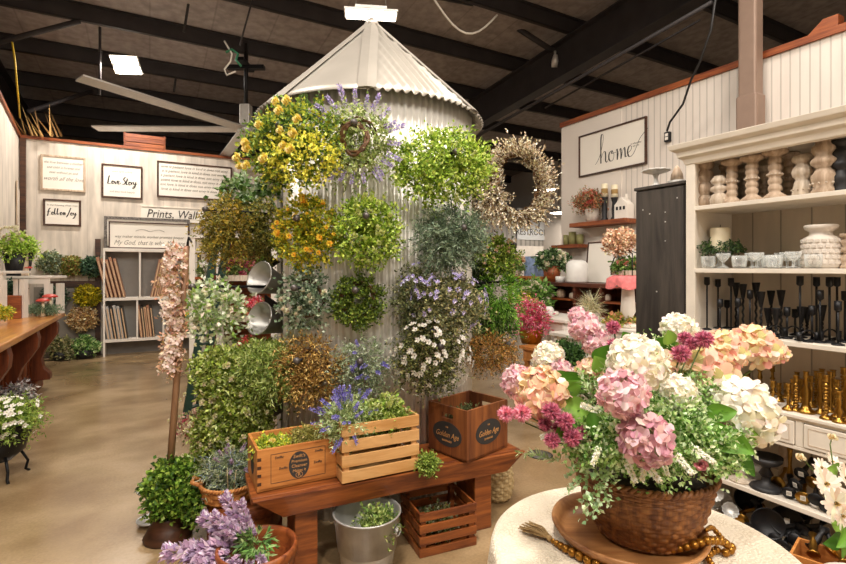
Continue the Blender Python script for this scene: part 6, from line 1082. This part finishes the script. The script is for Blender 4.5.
# ================================================================ print cabinet
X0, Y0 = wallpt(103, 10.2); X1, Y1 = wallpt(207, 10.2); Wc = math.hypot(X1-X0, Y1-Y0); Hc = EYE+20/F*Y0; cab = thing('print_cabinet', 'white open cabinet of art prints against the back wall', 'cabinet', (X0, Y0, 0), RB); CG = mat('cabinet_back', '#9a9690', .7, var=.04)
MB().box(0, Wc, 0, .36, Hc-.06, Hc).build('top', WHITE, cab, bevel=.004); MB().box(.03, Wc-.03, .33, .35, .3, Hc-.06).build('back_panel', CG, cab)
zm = EYE-(301-HY)/F*Y0; zb = EYE-(343-HY)/F*Y0; 
for z in (zm, zb): MB().box(.03, Wc-.03, .005, .33, z, z+.05).build('shelf', WHITE, cab)
for x in (0, Wc-.03): MB().box(x, x+.03, 0, .36, 0, Hc-.06).build('side_panel', WHITE, cab)
for x in (Wc*.325, Wc*.62): MB().box(x, x+.03, .01, .33, zm+.05, Hc-.06).build('divider', WHITE, cab)
for x in (Wc*.3, Wc*.55): MB().box(x, x+.03, .01, .33, zb+.05, zm).build('divider', WHITE, cab)
MB().box(.03, Wc-.03, .3, .32, .0, zb).build('kick_panel', mat('kick_grey', '#6d6862', .7), cab)
PRW = mat('wrapped_print_tan', '#a5755a', .3, var=.35, scale=5); PRG = mat('wrapped_print_grey', '#b3b1ae', .2, var=.3, scale=6); PRB = mat('wrapped_print_dark', '#3a3430', .3, var=.3); PRC = mat('wrapped_print_cream', '#cfae8a', .4, var=.15)
def prints(x0, n, z, h, tilt, ms, wh, dx=.075):
    dx *= .82
    for i in range(n):
        m = ms[i % len(ms)]; o = MB().box(0, .042, .0, .3, 0, h*(1-.03*(i % 3))).build('wrapped_print', m, None); loc = Vector((X0, Y0, 0))+Vector((math.cos(RB), math.sin(RB), 0))*(x0+dx*i)+Vector((-math.sin(RB), math.cos(RB), 0))*.02; o.location = (loc.x, loc.y, z+.003); o.rotation_euler = (0, tilt, RB); MB().box(.012, .03, -.004, 0, 0, h*.9).build('print_edge', PRC if m is not PRC else PRW, o)
        tag(o, {PRW: 'tan', PRG: 'wrapped grey', PRB: 'dark', PRC: 'pale tan'}[m]+' art print leaning in the '+wh+' bay of the cabinet, '+ORD[i]+' from left', 'art print', 'prints leaning in the white cabinet')
hU = Hc-.06-zm-.1; hL = zm-zb-.12
prints(.05, 5, zm+.05, hU*.95, -.22, [PRW], 'upper left'); prints(Wc*.36+.12, 6, zm+.05, hU*.92, .2, [PRW, PRW, PRC], 'upper middle', .06); prints(Wc*.66+.1, 5, zm+.05, hU*.9, .24, [PRC, PRC, PRW], 'upper right', .07)
prints(.06, 6, zb+.05, hL*.98, -.14, [PRG, PRG, PRB], 'lower left', .065); prints(Wc*.32+.03, 5, zb+.05, hL*.95, -.1, [PRW, PRB, PRC], 'lower middle', .06); prints(Wc*.58+.1, 2, zb+.05, hL*.7, .75, [PRG, PRW], 'lower right', .09)
# framed pieces leaning on top of the cabinet
def topframe(lb, px0, px1, py, m, fw, off, carved=False):
    A_, B_ = wallpt(px0, 10.2+off), wallpt(px1, 10.2+off); W_ = math.hypot(B_[0]-A_[0], B_[1]-A_[1]); H_ = EYE-(py-HY)/F*A_[1]-Hc; t = thing('framed_print', lb, 'framed print', (A_[0], A_[1], Hc+.001), RB, 'framed prints on top of the cabinet'); MB().box(fw, W_-fw, .008, .016, fw, H_-fw).build('print', PAPER, t)
    for (a_, b_, c_, d_) in ((0, W_, 0, fw), (0, W_, H_-fw, H_), (0, fw, fw, H_-fw), (W_-fw, W_, fw, H_-fw)): MB().box(a_, b_, -.004, .02, c_, d_).build('frame', m, t)
    return t, W_, H_
CHK = mat('speckled_frame', '#6b6560', .7, var=.75, scale=38)
t, W_, H_ = topframe('big speckled dark frame at the back on top of the cabinet', 104, 190, 216, CHK, .05, .24); t, W_, H_ = topframe('white framed script print in front on top of the cabinet', 108.5, 189, 221, DARKW, .022, .12)
text('script', 'My God, that is who You are', .12, INKG, t, (W_/2, .006, H_*.22), .45, .8); text('lettering', 'way maker miracle worker promise keeper', .07, INKG, t, (W_/2, .006, H_*.45), .2, .9); brush('ornament', [(0, [(0,.0),(1,.4),(2,.3),(3,0),(4,.3),(5,.4),(6,0)])], INKG, t, (W_*.32, .004, H_*.66), W_*.06, .006, .014)
# wreaths on the rail and below
RWG = 'small wreaths hanging on the back wall'
def ww(px, py, r, pal, lb, v=10.42, ll=.05, lw=.03, fl=None):
    X, Y = wallpt(px, v); return bush('small_wreath', lb, (X, Y, EYE-(py-HY)/F*Y), (r/F*Y*.85, .1, r/F*Y*.8), 300, .09, 7, ll, lw, pal, cat='wreath', group=RWG, rz=RB, ymax=.12)
ww(51, 262, 11, SAGE+['#8d8a5a', '#6b7048'], 'grey green wreath at the left of the row of three on the wall rail'); ww(71.5, 265, 9, ['#7f8640', '#5f6a30', '#9a9a5a', '#8c6a3c'], 'olive wreath in the middle of the row of three on the wall rail'); ww(92, 266, 9.5, ['#3f5a44', '#2c4030', '#5d7a5c'], 'dark green wreath at the right of the row of three on the wall rail')
ww(87, 295, 11.5, ['#a89a1c', '#c4b42c', '#6f6a1a', '#8a8420'], 'mustard yellow wreath under the wall rail'); ww(83, 318, 14, ['#b0905c', '#cbb184', '#7d5a34', '#dcc9a4'], 'beige brown leafy wreath under the mustard one'); ww(54, 297, 11, ['#2c4030', '#3f5a44', '#7f8f80'], 'dark wreath behind the mushrooms beside the counter')
for px, lb, pal in ((62, 'olive potted shrub on the floor by the back wall', ['#6b7048', '#8a8a58', '#4d5230', '#a8a07a']), (85, 'bright green potted shrub on the floor by the back wall', ['#5a8040', '#7fa05a', '#3f6030', '#b9c890'])):
    X, Y = wallpt(px, 10.25); b_ = bush('floor_shrub', lb, (X, Y, .2), (.2, .16, .18), 240, .1, 7, .05, .03, pal, cat='plant', lo=.1); MB().solid([(.12, -.2), (.15, -.05)], 16).build('pot', BLACKW, b_)
# ================================================================ white shelving with pink flowers behind the ladder
Yw = 6.0; wl_ = thing('flower_rack', 'white framed rack of brown crates with pink flowers left of the silo', 'rack', ((189-CX)/F*Yw, Yw, 0)); Wr = (275-189)/F*Yw; Hr = EYE+(268-238)/F*Yw
for x in (0, (216-189)/F*Yw, Wr-.05): MB().box(x, x+.07, 0, .07, 0, Hr).build('post', WHITE, wl_, bevel=.004)
for x in (0, Wr-.05): MB().box(x, x+.05, .33, .38, 0, Hr).build('post', WHITE, wl_)
MB().box(-.02, Wr+.02, -.01, .4, Hr, Hr+.03).build('top', WHITE, wl_); MB().box(.07, Wr-.05, .36, .38, .2, Hr).build('back_panel', REDW, wl_)
zs = [EYE-(py-HY)/F*Yw for py in (281, 322, 362)]
for z in zs: MB().box(.07, Wr-.05, .03, .36, z, z+.02).build('shelf', DARKW, wl_); MB().box((218-189)/F*Yw, Wr-.05, -.01, .02, z, z+.07).build('shelf_front', CARVE2, wl_); MB().box(.07, (214-189)/F*Yw, .0, .02, z+.02, z+.05).build('shelf_front', REDW, wl_)
pw = lambda px, z: ((px-CX)/F*Yw, Yw+.15, z)
def heap(lb, px, z, R_, pal, blm, n, s0, s1, green, cat='flowers', nm='pink_flowers'):
    b_ = bush(nm, lb, pw(px, z+.02+R_[2]*.7), R_, 90, .08, 6, .04, .022, green, cat=cat, lo=0); scatter(b_, 'blossom', blm, n, blob_pt((0, 0, .0), R_, .6), s0, s1); return b_
PM = tuft_mesh(['#a64a5c', '#c0667a', '#8c3448', '#cf8492'], 60, 1, .5, 'leaf'); RM = tuft_mesh(['#c2283c', '#d94a58', '#e88a90', '#f0c0c0'], 40, 1, .5, 'leaf'); CM = tuft_mesh(['#e0605a', '#ec8a80', '#c84440'], 50, 1, .5, 'leaf')
gr_ = ['#6a7a44', '#879a58', '#4c5c2c']
heap('dusty pink flowers in the rack\'s upper bay', 234, zs[0]+.05, (.22, .12, .11), None, PM, 26, .04, .06, gr_); heap('fresh green foliage in the upper bay beside the dusty pink flowers', 262, zs[0]+.06, (.14, .1, .12), None, MUM, 3, .02, .03, ['#5f9a34', '#84b84c', '#3f7a24'], 'greenery', 'green_foliage')
heap('red and white berries in the rack\'s middle bay', 248, zs[1]+.05, (.17, .12, .13), None, RM, 34, .03, .05, ['#b0a060', '#8a8a4a', '#c9b27a']); heap('coral pink flower ball in the lowest bay', 244, zs[2]+.12, (.1, .1, .08), None, CM, 18, .035, .05, gr_)
heap('white and black eyed blossoms at the rack\'s left end', 196, zs[0]+.06, (.12, .1, .08), None, DAISY, 16, .04, .06, gr_, nm='white_flowers'); heap('bright lime foliage in the rack\'s left column', 197, zs[0]-.2, (.1, .14, .1), None, MUM, 1, .02, .03, ['#9cc431', '#b9d850', '#7aa020'], 'greenery', 'lime_foliage'); heap('yellow flowers with green at the left column of the rack', 192, zs[1]-.0, (.11, .14, .12), None, tuft_mesh(['#e0a41e', '#f0bd37'], 50, 1, .5, 'leaf'), 16, .035, .05, ['#9cb431', '#7aa020'], nm='yellow_flowers')
heap('cream flowers in the lowest bay of the rack beside the coral ball', 226, zs[2]+.1, (.12, .1, .06), None, CROSE, 14, .03, .045, gr_, nm='cream_flowers')
# ladder
lf = onz(186, 418, 0); GLD = mat('green_ladder_paint', '#1d3b30', .5, var=.2); ld = thing('step_ladder', 'dark green metal ladder leaning left of the silo', 'ladder', lf); topz = 1.85; dx = (206-186)/F*lf[1]
for k, oy in enumerate((0, .17)):
    ox = .05*k; MB().bar((ox, oy, 0), (ox+dx, oy+.25, topz), .03, .075).build('rail', GLD, ld)
for i in range(19):
    f = (i+1)/20; MB().bar((dx*f, .25*f, topz*f), (dx*f+.05, .25*f+.17, topz*f), .05, .018).build('rung', GLD, ld)
# ================================================================ black planter with white flowers, lower left
fp = onz(-1, 484, 0); pl = thing('iron_planter', 'black iron footed planter at the left photo edge', 'planter', (fp[0]-.08, fp[1]+.1, 0)); MB().lathe([(.0001, .12), (.07, .13), (.15, .2), (.185, .32), (.19, .38), (.2, .39), (.19, .4), (.18, .38), (.13, .22), (.0001, .2)], 32).build('bowl', BLACKM, pl); MB().solid([(.12, .24), (.17, .34)], 20).build('soil', SOIL, pl)
for k in range(4): a_ = k*PI/2-.6; MB().tube([(.12*math.cos(a_), .12*math.sin(a_), .18), (.17*math.cos(a_), .17*math.sin(a_), .08), (.155*math.cos(a_), .155*math.sin(a_), .02), (.18*math.cos(a_), .18*math.sin(a_), 0)], .01, 6).build('leg', BLACKM, pl)
wf = bush('white_flowers', 'bushy small white flowers in the black iron planter', (fp[0]-.02, fp[1]+.08, .45), (.24, .2, .12), 420, .12, 8, .03, .012, ['#7f9440', '#9cae55', '#5f7530'], cat='flowers', lo=0, droop=.3); scatter(wf, 'white_flower', daisy_mesh(['#ece8da', '#f6f3ea', '#dcd7c4'], 5, .8, '#b0a44a'), 96, blob_pt((0, 0, .0), (.27, .22, .15), .8), .014, .022)
q = onz(36, 422, 0); bx3 = thing('wooden_box', 'dark wooden box with a round hole beside the counter plinth', 'box', (q[0], q[1], 0), A+.5)
MB().box(-.42, -.0, 0, .3, 0, .2).build('body', DARKW, bx3, bevel=.004); MB().tube([(-.2+.06*math.cos(a_), -.006, .11+.06*math.sin(a_)) for a_ in [2*PI*i/24 for i in range(25)]], .01, 6).build('ring', CARVE, bx3); oval(.05, .05, -.004, .003, x=-.2, z=.11).build('hole', BLACKM, bx3)
for i, (dx, dy, lb) in enumerate(((-.09, .12, 'tuft of silvery curled leaves on the dark wooden box, right one'), (-.33, .12, 'tuft of silvery curled leaves on the dark wooden box, left one'))):
    c = inbox(dx, dy, .3, Vector((q[0], q[1], 0)), A+.5); bush('silver_leaves', lb, c, (.12, .1, .1), 70, .08, 5, .05, .02, ['#b9b6b4', '#8f8c8c', '#d8d4d0', '#6a6668'], cat='ornament', lo=0)
